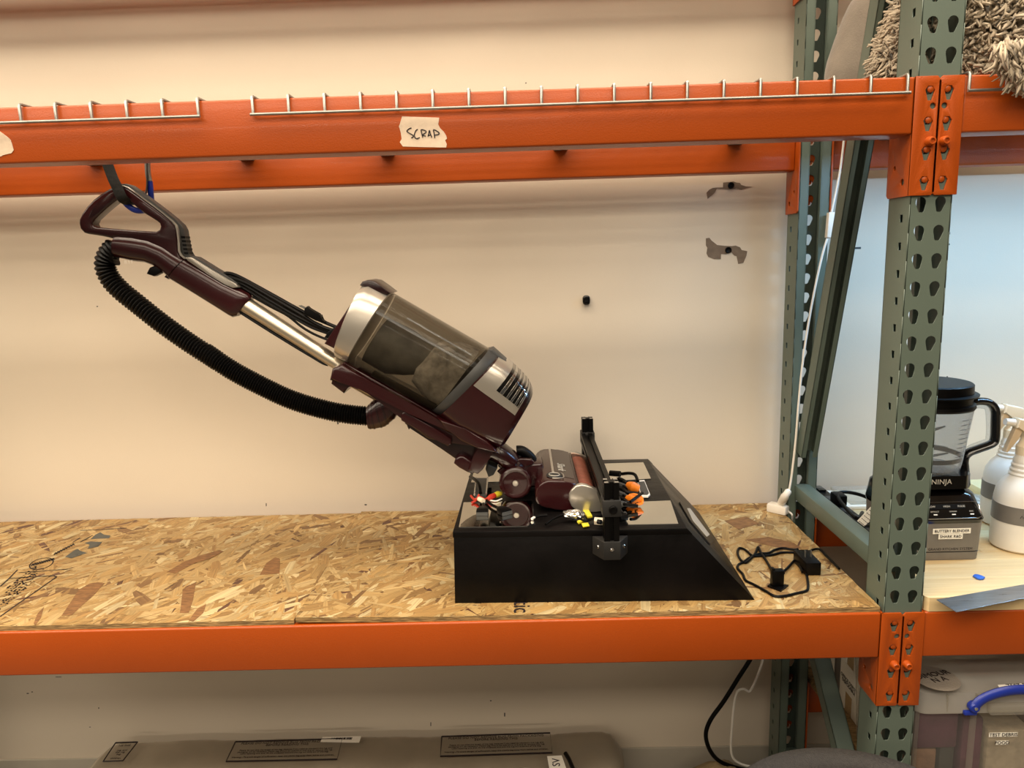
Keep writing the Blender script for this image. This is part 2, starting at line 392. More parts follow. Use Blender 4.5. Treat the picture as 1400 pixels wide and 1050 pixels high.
# ================================================================== RACK FRAMES
UX0, UX1, UD, HOLE0 = -0.0203, 0.0559, 0.076, 1.70
FD = 0.6085
def teardrop(cx, cz, sgn, k=1.0):
    P = []
    for i in range(9):
        a = math.radians(-12 + 204*i/8); P.append((cx+0.0098*k*math.cos(a), cz+0.0035+0.0098*k*math.sin(a)))
    sh = 0.0016*sgn
    P += [(cx-0.0052*k+sh, cz-0.0125*k), (cx-0.0035*k+sh, cz-0.0145*k), (cx+0.0035*k+sh, cz-0.0145*k), (cx+0.0052*k+sh, cz-0.0125*k)]
    return P
def post_mesh(rear, H=2.75):
    rows = range(-20, 31)
    t = 0.0022
    def Yf(d): return (FD-d) if rear else d
    b = BM(); zz = 0.006
    rowz = sorted(HOLE0-i*0.0508 for i in rows if 0.1 < HOLE0-i*0.0508 < H-0.05)
    for k, zc in enumerate(rowz):          # one punched band for each pair of keyholes
        za = 0.006 if k == 0 else zc-0.0254
        zb = H if k == len(rowz)-1 else zc+0.0254
        merge(b, plate([(UX0+0.0020, za), (UX1-0.0020, za), (UX1-0.0020, zb), (UX0+0.0020, zb)], [teardrop(0, zc, 1), teardrop(0.0355, zc, -1)], t, fn=lambda u, v, d: (u, Yf(t/2+d), v)))
    for x in (UX0+t/2, UX1-t/2):
        for k, zc in enumerate(rowz):
            za = 0.006 if k == 0 else zc-0.0508; zb = H if k == len(rowz)-1 else zc; z = zc-0.0235
            merge(b, plate([(0, za), (UD, za), (UD, zb), (0, zb)], [[(0.021, z-0.0072), (0.0315, z-0.0072), (0.0315, z+0.0072), (0.021, z+0.0072)]], t, fn=lambda u, v, d, x=x: (x+d, Yf(u), v)))
    for xc in (UX0+0.0020, UX1-0.0020):       # rounded bend between web and side
        y0, y1 = sorted((Yf(0.0), Yf(0.0036))); box(b, xc-0.0020, xc+0.0020, y0, y1, 0.006, H, bev=0.0015, seg=3)
    for x0, x1 in ((UX0, UX0+0.022), (UX1-0.022, UX1)):
        y0, y1 = sorted((Yf(UD-t), Yf(UD))); box(b, x0, x1, y0, y1, 0.006, H)
        xx = x1 if x0 == UX0 else x0
        y0, y1 = sorted((Yf(UD-0.012), Yf(UD))); box(b, xx-t/2, xx+t/2, y0, y1, 0.006, H)
    return b
def channel(p0, p1, wx, dep, t=0.002, open_dir=1, side=Vector((1, 0, 0)), lip=0.006):
    """C channel from p0 to p1; web width wx along 'side', flanges of depth dep"""
    d = (p1-p0).normalized(); s = side; n = d.cross(s).normalized()*open_dir
    b = BM()
    def slab(a0, a1, c0, c1):
        q = [(a, c) for a in (a0, a1) for c in (c0, c1)]
        V = [b.verts.new(P + s*a + n*c) for P in (p0, p1) for a, c in q]
        for f in ((0, 1, 3, 2), (4, 6, 7, 5), (0, 4, 5, 1), (2, 3, 7, 6), (0, 2, 6, 4), (1, 5, 7, 3)): b.faces.new([V[i] for i in f])
    h = wx/2
    slab(-h, h, 0, t); slab(-h, -h+t, 0, dep); slab(h-t, h, 0, dep)
    slab(-h, -h+lip, dep-t, dep); slab(h-lip, h, dep-t, dep)
    return b
def make_frame():
    r = thing('pallet_rack_upright', (0.018, FD/2, 0), 'green perforated rack frame standing right of the black ramp box', 'rack frame')
    part('upright_post', post_mesh(False), 'green', r, smooth=0)
    part('upright_post', post_mesh(True), 'green', r, smooth=0)
    for y0 in (-0.01, FD-0.09):
        part('base_plate', bx(UX0-0.02, UX1+0.02, y0, y0+0.10, 0, 0.006, bev=0.001), 'green', r)
    cx = (UX0+UX1)/2
    part('horizontal_brace', bx(cx-0.021, cx+0.021, UD-0.01, FD-UD+0.01, 0.957, 0.998, bev=0.005), 'green', r)
    part('horizontal_brace', bx(cx-0.021, cx+0.021, UD-0.01, FD-UD+0.01, 0.16, 0.20, bev=0.005), 'green', r)
    part('horizontal_brace', bx(cx-0.021, cx+0.021, UD-0.01, FD-UD+0.01, 2.45, 2.49, bev=0.005), 'green', r)
    part('diagonal_brace', channel(Vector((cx, 0.533, 1.095)), Vector((cx, 0.148, 2.425)), 0.042, 0.040, open_dir=-1, lip=0.012), 'green', r, smooth=0)
    part('diagonal_brace', channel(Vector((cx, 0.53, 0.757)), Vector((cx, 0.08, 0.324)), 0.042, 0.034, open_dir=-1), 'green', r, smooth=0)
    return r
frame = make_frame()
f2 = copy_tree(frame, (-2.52, 0, 0)); f2['label'] = 'green perforated rack frame at the far left end of the left bay'
f3 = copy_tree(frame, (2.52, 0, 0)); f3['label'] = 'green perforated rack frame at the far right end of the right bay'

# ================================================================== BEAMS
def connector(x_in, zt, rear, sgn):
    """angle bracket; x_in = outer face of the upright side, sgn=+1: front leg goes to +x (beam lies to -x)"""
    t = 0.004; h = 0.204
    Yf = (lambda y: FD-y) if rear else (lambda y: y)
    xo = x_in - sgn*(t+0.001)
    wleg = 0.0455
    P = [(0, zt), (wleg-0.007, zt), (wleg, zt-0.008), (wleg, zt-h+0.006), (wleg-0.006, zt-h), (0, zt-h)]
    holes = []
    for dz in (0.029, 0.081, 0.131, 0.183):
        c = 0.0265; holes.append([(c-0.0085, zt-dz+0.006), (c-0.004, zt-dz+0.012), (c+0.004, zt-dz+0.012), (c+0.0085, zt-dz+0.005), (c+0.0035, zt-dz-0.012), (c-0.0035, zt-dz-0.012)])
    holes.append([(0.033+0.0052*math.cos(a), zt-0.0505+0.0052*math.sin(a)) for a in [2*PI*i/14 for i in range(14)]])
    b = plate(P, holes, t, 0.0006, fn=lambda u, v, d: (xo+sgn*u, Yf(-t/2-0.0005+d), v))
    sd = [(-t, zt), (0.072, zt), (0.078, zt-0.006), (0.078, zt-h+0.006), (0.072, zt-h), (-t, zt-h)]
    sh = [[(y_+r_*math.cos(a), zt-dz+r_*math.sin(a)) for a in [2*PI*i/12 for i in range(12)]] for y_, dz, r_ in ((0.052, 0.150, 0.0045), (0.022, 0.178, 0.0065))]
    merge(b, plate(sd, sh, t, 0.0006, fn=lambda u, v, d: (xo+sgn*(t/2+d), Yf(u), v)))
    hk = []
    for dz in (0.029, 0.081, 0.131, 0.183):
        k = lathe([(0.0066, 0.0), (0.0060, 0.0018), (0.004, 0.0030), (0, 0.0034)], (xo+sgn*0.0285, Yf(-0.0006), zt-dz+0.0075), (0, 1 if rear else -1, 0), 12)
        hk.append(k)
    yb = -t-0.0005
    bolt = lathe([(0.0085, 0), (0.0085, 0.004), (0.0075, 0.006), (0.0075, 0.010), (0.0060, 0.0125), (0.0040, 0.0125), (0.0035, 0.010), (0, 0.010)], (xo+sgn*0.0305, Yf(yb), zt-0.111), (0, 1 if rear else -1, 0), 18)
    return b, hk, bolt
def beam(x0, x1, zt, rear, label, h=0.0975, conn=(True, True)):
    """x0/x1: outer faces of connectors' side legs"""
    d = 0.056
    y0, y1 = (FD-d+0.003, FD+0.003) if rear else (-0.003, d-0.003)
    r = thing('rack_rail', ((x0+x1)/2, (y0+y1)/2, zt-h), label, 'rack beam', 'orange pallet rack beams')
    t = 0.004
    part('beam_body', bx(x0+t+0.001, x1-t-0.001, y0, y1, zt-h, zt, bev=0.004, seg=3), 'orange', r)
    for x_in, sg, on in ((x0, -1, conn[0]), (x1, 1, conn[1])):
        if not on: continue
        b, hk, bolt = connector(x_in, zt, rear, sg)
        c = part('connector', b, 'orange', r, smooth=30)
        ORI[c] = ORI[r]
        for k in hk: part('hook', k, 'orange', c)
        part('lock_bolt', bolt, 'orange', c)
    return r
LX0, LX1 = UX1-2.52, UX0      # left bay between frame faces
RX0, RX1 = UX1, UX0+2.52
for nm, zt in (('lower', 0.9045), ('upper', 1.919), ('topmost', 2.432)):
    for rear in (False, True):
        fr = 'rear' if rear else 'front'
        beam(LX0, LX1, zt, rear, {('lower', 0): 'orange front beam under the strand board shelf', ('upper', 0): 'orange front beam with tape reading SCRAP', ('topmost', 0): 'orange front beam above the top of the picture, left bay',
             ('lower', 1): 'orange rear beam hidden behind the strand board shelf', ('upper', 1): 'orange rear beam seen above the vacuum handle near wall', ('topmost', 1): 'orange rear beam at the top edge beside the wall, left bay'}[nm, int(rear)])
        beam(RX0, RX1, zt, rear, {('lower', 0): 'orange front beam under the butcher block worktop', ('upper', 0): 'orange front beam under the shag rug, right bay', ('topmost', 0): 'orange front beam above the shag rug, out of the picture top',
             ('lower', 1): 'orange rear beam under the butcher block worktop by the wall', ('upper', 1): 'orange rear beam with a white glare, right bay', ('topmost', 1): 'orange rear beam at the top edge, right bay'}[nm, int(rear)])
beam(RX0, RX1, 0.3984, True, 'dark orange rear beam low down behind the leaning brace, right bay', h=0.10)
beam(RX0, RX1, 0.3984, False, 'orange front beam under the storage tote, right bay', h=0.10)

# solid boards on the topmost level and on the lowest right level
single('shelf_board', bx(RX0+0.01, RX1-0.02, 0.0, FD, 0.3995, 0.415, bev=0.001), 'osb_edge', 'plain board below the storage tote in the right bay', 'board')

# ================================================================== WIRE DECKS
def wire_deck(xs, label, zt=1.919):
    r_ = 0.0028; zd = zt+r_+0.0006
    r = thing('wire_deck', ((xs[0]+xs[-1])/2, FD/2, zt), label, 'wire deck', 'wire decks on the upper beams')
    zl = zt-0.0285
    path = [Vector((0, -0.0085, zl-0.0015)), Vector((0, -0.0085, zd-0.004)), Vector((0, -0.0070, zd-0.001)), Vector((0, -0.004, zd)), Vector((0, FD+0.004, zd)), Vector((0, FD+0.0085, zd-0.004)), Vector((0, FD+0.0085, zl-0.0015))]
    b = tube(path, r_, 8); first = None
    for x in xs:
        if first is None:
            for v in b.verts: v.co.x += x
            first = part('wire', b, 'zinc', r)
        else:
            c = first.copy(); COL.objects.link(c); c.parent = r; c.location = (x-xs[0], 0, 0)
    for y, z in [(-0.0125, zl), (FD+0.0125, zl)] + [(0.07+0.093*i, zd+2*r_) for i in range(6)]:
        part('cross_wire', cyl((xs[0]-0.004, y, z), (xs[-1]+0.004, y, z), r_, seg=8), 'zinc', r)
    n = 3
    for i in range(n):
        x = xs[0] + (xs[-1]-xs[0])*(0.12+0.76*i/(n-1))
        part('support_channel', bx(x-0.018, x+0.018, 0.053, FD-0.053, zd-0.034, zd-r_, bev=0.002), 'zinc', r)
    return r
wire_deck([-1.2943-0.0640*i for i in range(17)][::-1], 'zinc wire deck at the left, ending before the bare stretch of beam')
wire_deck([-1.1964+0.06419*i for i in range(19)], 'zinc wire deck above the vacuum, right of the bare stretch of beam')
wire_deck([0.0659+0.0650*i for i in range(18)], 'zinc wire deck under the shag rug')
wire_deck([-2.36+0.065*i for i in range(35)], 'zinc wire deck on the topmost level of the left bay', 2.432)
wire_deck([0.0659+0.0650*i for i in range(35)], 'zinc wire deck on the topmost level of the right bay', 2.432)

# LED fixture under the deck of the right bay
t = thing('shelf_light', (0.75, 0.27, 1.858), 'white tube light fixed under the wire deck of the right bay', 'light')
part('housing', bx(0.062, 1.36, 0.245, 0.295, 1.868, 1.886, bev=0.004), 'white_plastic', t)
part('diffuser', bx(0.072, 1.34, 0.252, 0.288, 1.858, 1.867, bev=0.003), 'leds', t)
area_light('shelf_light_glow', (0.70, 0.27, 1.8555), (0, 0, 0), 1.24, 0.03, 12, (0.30, 0.63, 1.0))

# ================================================================== STRAND BOARDS
ZS = 0.914
TONES = [('bf9a60', 5), ('cbac76', 5), ('b48d55', 4), ('dac392', 2.5), ('a37d4a', 2.2), ('87633c', 0.9), ('6a4531', 0.35), ('c2a068', 4)]
def pick_tone():
    s = random.random()*sum(w_ for _, w_ in TONES)
    for h, w_ in TONES:
        s -= w_
        if s <= 0: break
    c = hexc(h); k = random.uniform(0.56, 0.76); return (c[0]*k, c[1]*k, c[2]*k, 1)
def strands(x0, x1, y0, y1, zf, nfl):
    V, F, C, U = [], [], [], []
    for i in range(nfl):
        L = random.uniform(0.035, 0.135); W = random.choice((random.uniform(0.003, 0.012), random.uniform(0.010, 0.030))); a = math.radians(random.gauss(58, 30) if random.random() < .7 else random.uniform(0, 180))
        cx, cy = random.uniform(x0, x1), random.uniform(y0, y1); ca, sa = math.cos(a), math.sin(a)
        z = 0.0002 + 0.0009*i/nfl; tl = random.uniform(-0.0005, 0.0005)
        pts = [(-L/2, -W*random.uniform(.15, .5)), (-L*random.uniform(.2, .35), -W/2), (L*random.uniform(.2, .4), -W*random.uniform(.35, .5)), (L/2, -W*random.uniform(0, .4)),
               (L*random.uniform(.35, .5), W*random.uniform(.1, .45)), (L*random.uniform(.0, .3), W/2), (-L*random.uniform(.25, .42), W*random.uniform(.3, .5))]
        k = len(V); col = pick_tone(); ou, ov = random.uniform(0, 50), random.uniform(0, 50); f = []
        for p, q in pts:
            X = min(max(cx+p*ca-q*sa, x0), x1); Yq = min(max(cy+p*sa+q*ca, y0), y1)
            V.append((X, Yq, zf(X)+z+tl*p/L)); f.append(len(V)-1); U.append((p+ou, q+ov))
        F.append(f); C.append(col)
    return V, F, C, U
def osb(x0, x1, zf, label, nfl, y0=0.0025, y1=0.624):
    r = thing('strand_board', ((x0+x1)/2, (y0+y1)/2, 0.9046), label, 'board', 'strand boards on the lower beams')
    b = BM(); n = 12
    g = {}
    for i in range(n+1):
        x = x0+(x1-x0)*i/n; z = zf(x)
        for j, y in enumerate((y0, y1)):
            g[i, j, 0] = b.verts.new((x, y, z-0.0098)); g[i, j, 1] = b.verts.new((x, y, z))
    for i in range(n):
        b.faces.new((g[i, 0, 0], g[i+1, 0, 0], g[i+1, 0, 1], g[i, 0, 1])); b.faces.new((g[i, 1, 0], g[i, 1, 1], g[i+1, 1, 1], g[i+1, 1, 0]))
        b.faces.new((g[i, 0, 1], g[i+1, 0, 1], g[i+1, 1, 1], g[i, 1, 1])); b.faces.new((g[i, 0, 0], g[i, 1, 0], g[i+1, 1, 0], g[i+1, 0, 0]))
    for i in (0, n): b.faces.new((g[i, 0, 0], g[i, 0, 1], g[i, 1, 1], g[i, 1, 0]))
    part('panel', b, 'osb_edge', r, smooth=0)
    V, F, C, U = strands(x0, x1, y0, y1, zf, nfl)
    me = bpy.data.meshes.new('wood_strands'); o_ = ORI[r]
    me.from_pydata([(v[0]-o_.x, v[1]-o_.y, v[2]-o_.z) for v in V], [], F)
    ca = me.color_attributes.new('tone', 'FLOAT_COLOR', 'CORNER'); uv = me.uv_layers.new(name='grain')
    for p, col in zip(me.polygons, C):
        for li in p.loop_indices:
            ca.data[li].color = col; uv.data[li].uv = U[me.loops[li].vertex_index]
    me.materials.append(MATS['osb_strand'])
    o = bpy.data.objects.new('wood_strands', me); COL.objects.link(o); o.parent = r; o['kind'] = 'stuff'
    return r
SEAM = -1.2062
flat = lambda x: ZS
def warped(x): t = max(0.0, min(1.0, (x-SEAM)/0.32)); return ZS + 0.0055*(1-t)**1.6 + 0.0002
board_l = osb(LX0+0.02, SEAM-0.002, flat, 'strand board at the left with a printed stamp, left of the seam', 4200)
board_r = osb(SEAM+0.002, -0.026, warped, 'strand board under the black ramp box, right of the seam', 4200)
def ink_strokes(name, parent, strokes, wd, z, m='ink'):
    b = BM()
    for s in strokes:
        P = [atz(x, y, z) for x, y in s]
        for p, q in zip(P, P[1:]):
            d = (q-p); L = d.length
            if L < 1e-6: continue
            d /= L; n = Vector((-d.y, d.x, 0))*wd/2
            vs = [b.verts.new(v) for v in (p-n, q-n, q+n, p+n)]; b.faces.new(vs)
    return part(name, b, m, parent, smooth=0)
zi = ZS+0.0016
K = lambda pts: z4(pts, 0, 690, 1050/180)
st = [K([(640, 205), (760, 200), (900, 192), (1010, 186)]), K([(150, 541), (300, 531), (420, 522), (540, 513)]), K([(80, 588), (200, 578), (330, 570), (430, 565), (450, 576), (330, 660), (150, 785), (0, 892)]), K([(0, 652), (70, 590), (140, 518)]), K([(580, 300), (640, 262)]), K([(640, 297), (740, 243)])]
ink_strokes('printed_lines', board_l, st, 0.0035, zi)['kind'] = 'stuff'
sc_ = []
rnd = random.Random(3)
for row in range(6):
    for k in range(16):
        x = -10+row*13+k*18; y = 835-row*33-k*14.5-abs(rnd.gauss(0, 3))
        if rnd.random() < .82 and x < 300-row*2: sc_.append(K([(x, y), (x+rnd.uniform(4, 15), y-rnd.uniform(2, 14)), (x+rnd.uniform(6, 20), y-rnd.uniform(-4, 6))]))
for k in range(26):
    a = 2*PI*k/26; sc_.append(K([(330+95*math.cos(a), 470-42*math.sin(a)-20*math.cos(a)), (330+95*math.cos(a+.3), 470-42*math.sin(a+.3)-20*math.cos(a+.3))]))
for k in range(10): x = 250+k*18; sc_.append(K([(x, 490-k*5), (x+12, 470-k*5), (x+20, 482-k*5)]))
for k in range(8): x = 430+k*20; sc_.append(K([(x, 400-k*10), (x+14, 380-k*10), (x+22, 392-k*10)]))
ink_strokes('printed_lettering', board_l, sc_, 0.0028, zi)['kind'] = 'stuff'
for pts in ([(720, 275), (760, 240), (800, 220), (830, 240), (880, 245), (870, 268), (800, 270)], [(675, 305), (720, 293), (815, 298), (780, 335), (700, 350), (715, 320)], [(520, 415), (590, 365), (620, 352), (640, 368), (695, 385), (640, 402), (570, 428)]):
    part('printed_mark', poly_prism([atz(x, y, zi-0.0002) for x, y in K(pts)], ZA, 0.0002), 'print_grey', board_l, smooth=0)
for bd_, zz_, P in ((board_l, ZS, [(84, 842), (108, 806), (122, 798), (134, 796), (143, 797), (128, 814), (112, 828), (98, 841)]), (board_l, ZS, [(46, 852), (52, 838), (60, 830), (56, 845), (48, 855)]), (board_l, ZS, [(228, 782), (252, 768), (272, 760), (300, 752), (306, 754), (286, 764), (266, 770), (240, 784)]),
                    (board_l, ZS, [(258, 848), (270, 832), (282, 826), (278, 838), (264, 850)]), (board_l, ZS, [(355, 786), (364, 770), (376, 762), (383, 764), (382, 784)]), (board_l, ZS, [(246, 838), (250, 806), (268, 796), (264, 820), (258, 838)]),
                    (board_r, ZS+0.0022, [(456, 818), (460, 796), (466, 799), (482, 796), (480, 808), (477, 826), (466, 822)]), (board_r, ZS+0.0005, [(548, 802), (553, 776), (562, 766), (570, 768), (564, 780), (556, 804)]), (board_r, ZS+0.0003, [(508, 734), (540, 718), (575, 706), (600, 702), (570, 722), (530, 738)]), (board_r, ZS+0.0002, [(1018, 738), (1050, 734), (1085, 742), (1096, 750), (1060, 748)]), (board_r, ZS+0.0002, [(990, 712), (1020, 706), (1038, 716), (1010, 724)])):
    part('dark_chip', poly_prism([atz(x, y, zz_+0.0013) for x, y in P], ZA, 0.0002), 'chip', bd_, smooth=0)
c = atz(713, 833, ZS+0.0014)
part('printed_lettering', text('sheathing tic', 0.052, (c.x, c.y-0.016, ZS+0.0017), (0, -1, 0), (1, 0, 0), align='RIGHT'), 'ink', board_r, smooth=0)

# ================================================================== BUTCHER BLOCK WORKTOP
wt = thing('worktop', (0.9, 0.3, 0.9048), 'pale butcher block worktop carrying the blender', 'worktop')
ZW = 0.9345; x0, x1, y0, y1 = 0.0625, 2.44, -0.002, 0.645
y = y0; k = 0; rnd = random.Random(5)
while y < y1-0.001:
    yy = min(y+0.043, y1); x = x0; first_cut = 0.2 + rnd.uniform(0, .35)
    while x < x1-0.001:
        xx = min(x + (first_cut if x == x0 else rnd.uniform(.4, .7)), x1)
        b = bx(x+0.0002, xx-0.0002, y+0.0002, yy-0.0002, 0.9052, ZW, bev=0.0006, seg=1)
        if x == x0 and y == y0:      # clipped corner
            b.free(); P = [Vector((x0+0.006, y0, 0)), Vector((xx, y0, 0)), Vector((xx, yy, 0)), Vector((x0, yy, 0)), Vector((x0, y0+0.008, 0))]
            b = poly_prism([Vector((p.x, p.y, 0.9052)) for p in P], ZA, ZW-0.9052)
        o = part('stave', b, 'butcher', wt, smooth=0); x = xx
    y = yy

# ================================================================== BLACK RAMP BOX
bt = thing('ramp_box', (-0.58, 0.31, ZS), 'black painted wooden box with a sloped right end, under the vacuum', 'box')
ZB, ZT = ZS+0.0012, 1.073
A0, B0, C0, D0 = (-0.885, 0.058), (-0.263, 0.043), (-0.252, 0.556), (-0.874, 0.571)
A1, B1, C1, D1 = (-0.883, 0.059), (-0.4035, 0.047), (-0.394, 0.560), (-0.872, 0.571)
def hexa(q0, z0, q1, z1, bev=0.0):
    b = BM(); lo = [b.verts.new((p[0], p[1], z0)) for p in q0]; hi = [b.verts.new((p[0], p[1], z1)) for p in q1]
    b.faces.new(lo[::-1]); b.faces.new(hi)
    for i in range(4): b.faces.new((lo[i], lo[(i+1) % 4], hi[(i+1) % 4], hi[i]))
    if bev: bmesh.ops.bevel(b, geom=b.edges[:], offset=bev, segments=2, affect='EDGES', profile=0.5)
    return b
def mixq(p, q, t): return tuple((p[0]*(1-t)+q[0]*t, p[1]*(1-t)+q[1]*t))
tt = (1.0595-ZB)/(ZT-ZB)
mid = [mixq(p, q, tt) for p, q in zip((A0, B0, C0, D0), (A1, B1, C1, D1))]
inn = [(mid[0][0]+.0015, mid[0][1]+.0015), (mid[1][0]-.001, mid[1][1]+.0015), (mid[2][0]-.001, mid[2][1]-.0015), (mid[3][0]+.0015, mid[3][1]-.0015)]
part('carcass', hexa((A0, B0, C0, D0), ZB, inn, 1.0594, 0.0012), 'black_paint', bt)
part('top_board', hexa(mid, 1.0596, (A1, B1, C1, D1), ZT, 0.0015), 'black_paint', bt)
zp = ZT+0.0002
for pts in ([(-.872, .082), (-.728, .079), (-.7145, .093), (-.7145, .236), (-.874, .236)], [(-.866, .385), (-.70, .385), (-.70, .535), (-.866, .535)],
            [(-.5205, .0725), (-.4165, .0705), (-.4035, .214), (-.5205, .208)], [(-.5205, .366), (-.418, .379), (-.413, .523), (-.5205, .520)]):
    part('mirror_sheet', poly_prism([Vector((x, y, zp)) for x, y in pts], ZA, 0.0014), 'mirror', bt, 'polished reflective sheet set into the top', smooth=0)
n_s = (Vector((C0[0], C0[1], ZB))-Vector((B0[0], B0[1], ZB))).cross(Vector((B1[0], B1[1], ZT))-Vector((B0[0], B0[1], ZB))).normalized()
if n_s.x < 0: n_s = -n_s
p_s = Vector((B0[0], B0[1], ZB))
q = [hit(x, y, p_s, n_s) for x, y in ((928, 687), (939, 692), (977, 741), (970, 745), (943, 713))]
part('slot_frame', poly_prism([p+n_s*0.0003 for p in q], n_s, 0.0025), 'black', bt, smooth=0)
q = [hit(x, y, p_s, n_s) for x, y in ((938, 696), (942, 696), (969, 732), (965, 735), (946, 713))]
part('slot_pane', poly_prism([p+n_s*0.0026 for p in q], n_s, 0.0008), 'light_panel', bt, smooth=0)
# aluminium-profile crossbar rig
rg = thing('profile_rig', (-0.5605, 0.305, 1.02), 'black slotted profile rig bridging the box in front of the vacuum head', 'rig')
def tslot(x, y, z0, z1, h=0.0150):
    g = 0.004; d = 0.006
    P = []
    for i in range(4):
        a = i*PI/2; c_, s_2 = round(math.cos(a)), round(math.sin(a))
        for (u, v) in ((-h, -h), (-g, -h), (-g, -h+d), (g, -h+d), (g, -h)): P.append((x+u*c_-v*s_2, y+u*s_2+v*c_))
    return poly_prism([Vector((p[0], p[1], z0)) for p in P], ZA, z1-z0)
PXc = -0.5605
post_a = part('post', tslot(PXc, 0.0300, 1.034, 1.1835), 'black', rg, smooth=0)
post_b = part('post', tslot(PXc+0.004, 0.588, 1.034, 1.1860), 'black', rg, smooth=0)
for p, yy, dx in ((post_a, 0.030, 0), (post_b, 0.588, 0.004)):
    for sx in (-1, 1):
        for sy in (-1, 1):
            z = 1.1836 if dx == 0 else 1.1861
            part('end_corner', bx(PXc+dx+sx*0.010-0.004, PXc+dx+sx*0.010+0.004, yy+sy*0.010-0.004, yy+sy*0.010+0.004, z, z+0.0006), 'foil', p, smooth=0)
b = tslot(PXc, -1.1325, 0.046, 0.571)
for v in b.verts: v.co = Vector((v.co.x, v.co.z, v.co.y+2.265))
part('crossbar', b, 'black', rg, smooth=0)
for yy, dx, sg in ((0.030, 0, -1), (0.588, 0.004, 1)):
    cl = part('clamp', bx(PXc+dx-0.0185, PXc+dx+0.0185, yy-0.0195, yy+0.0195, 1.1145, 1.1485, bev=0.0015), 'printed_plastic', rg)
    ORI[cl] = ORI[rg]
    part('knob', lathe([(0.0085, 0), (0.0085, 0.003), (0.0065, 0.004), (0.0040, 0.0035), (0, 0.0035)], (PXc+dx+0.002, yy+sg*0.0195, 1.130), (0, sg, 0), 18), 'black', cl)
for yy, sg, dx in ((0.0455, -1, 0), (0.5725, 1, 0.004)):
    x = PXc+dx
    P = [Vector((x-0.036, yy, 1.024)), Vector((x-0.0165, yy+sg*0.034, 1.024)), Vector((x+0.0165, yy+sg*0.034, 1.024)), Vector((x+0.036, yy, 1.024))]
    br = part('bracket', poly_prism(P, ZA, 0.038, 0.001), 'printed_plastic', rg); ORI[br] = ORI[rg]
    for k in (-1, 0, 1):
        c_ = Vector((x+k*0.0262, yy+sg*(0.034 if k == 0 else 0.0170), 1.046)); ax = Vector((k*0.86, sg*(1 if k == 0 else 0.5), 0)).normalized()
        part('screw', lathe([(0.0036, -0.001), (0.0036, 0.0012), (0.0026, 0.0022), (0, 0.0022)], c_, ax, 14), 'chrome', br)

# ================================================================== VACUUM CLEANER
YC = 0.29
vac = thing('vacuum_cleaner', (-0.72, YC, 1.076), 'maroon upright vacuum cleaner tipped back, hung by its handle', 'vacuum cleaner')
pA = lambda pts: z4(pts, 100, 220, 3.5)
pB = lambda pts: z4(pts, 100, 220, 1400/180)
pC = lambda pts: z4(pts, 430, 360, 4.2)
pD = lambda pts: z4(pts, 600, 560, 5.0)
pH = lambda pts: z4(pts, 290, 360, 7.0)
def W(pts, Y=YC): return [at(x, y, Y) for x, y in pts]
def flatplate(outer, holes, th, bev, Y=YC, res=3):
    f = lambda P: [(p.x, p.z) for p in W(P, Y)]
    return plate(f(outer), [f(h) for h in holes], th, bev, fn=lambda u, v, d: (u, Y+d, v), res=res)
outer = pB([(525, 268), (575, 278), (625, 297), (700, 350), (800, 425), (900, 497), (1000, 575), (1090, 648), (1122, 690), (1136, 740), (1146, 850), (1148, 960), (1170, 1010), (1215, 1060), (1100, 1090), (880, 960), (760, 880), (640, 830), (520, 810), (460, 825), (400, 812), (290, 793), (200, 780), (160, 768), (120, 725), (105, 670), (107, 630), (135, 565), (190, 490), (260, 415), (340, 355), (400, 318), (450, 290), (490, 272)])
hole = pB([(470, 447), (530, 405), (575, 395), (620, 415), (700, 487), (790, 560), (920, 640), (955, 668), (964, 700), (952, 735), (915, 754), (700, 742), (500, 726), (290, 708), (256, 698), (243, 668), (262, 628), (330, 565), (400, 503)])
hd = part('handle', flatplate(outer, [hole], 0.034, 0.0055), 'maroon', vac, smooth=50)
ORI[hd] = ORI[vac]
tl = pB([(528, 266), (575, 276), (625, 295), (700, 348), (800, 423), (900, 495), (1000, 573), (1090, 645), (1124, 688), (1138, 740), (1148, 850), (1150, 960), (1172, 1008), (1218, 1045)])
tu = pB([(540, 250), (590, 248), (640, 265), (715, 320), (815, 395), (915, 468), (1015, 545), (1105, 618), (1175, 680), (1205, 735), (1220, 850), (1232, 960), (1255, 1000), (1300, 1028)])
tm = [((x*.72+X*.28), (y*.72+Y*.28)) for (x, y), (X, Y) in zip(tl, tu)]
part('silver_trim', prism(W(tl+tm[::-1]), YC-0.0175, YC+0.0175, 0.0008, 1), 'silver', hd, 'silver edge trim')
part('button_strip', prism(W(tm+tu[::-1]), YC-0.012, YC+0.012, 0.002), 'dark_grey', hd)
for k in range(5):
    x0_, y0_ = 1172+k*8, 800+k*42
    part('vent_slot', prism(W(pB([(x0_, y0_), (x0_+44, y0_+2), (x0_+46, y0_+24), (x0_+4, y0_+22)])), YC-0.0128, YC+0.0128), 'black', hd, smooth=0)
part('rubber_grip', prism(W(pB([(480, 425), (395, 480), (300, 565), (225, 640), (200, 600), (250, 520), (330, 430), (420, 350), (470, 330), (500, 380)])), YC-0.0172, YC+0.0172, 0.003), 'maroon_dark', hd)
tb = px_st([(a, c_, w_) for a, c_, w_ in [(*pA([(205, 368), (196, 440)]), .017), (*pA([(215, 354), (208, 458)]), .024), (*pA([(232, 352), (218, 462)]), .0245), (*pA([(300, 357), (290, 480)]), .0245), (*pA([(375, 372), (352, 487)]), .0245), (*pA([(450, 405), (405, 508)]), .0245), (*pA([(500, 440), (435, 532)]), .0245), (*pA([(548, 467), (464, 560)]), .0245)]], YC)
part('hose_port', loft(tb, 2.3, 36), 'maroon', vac)
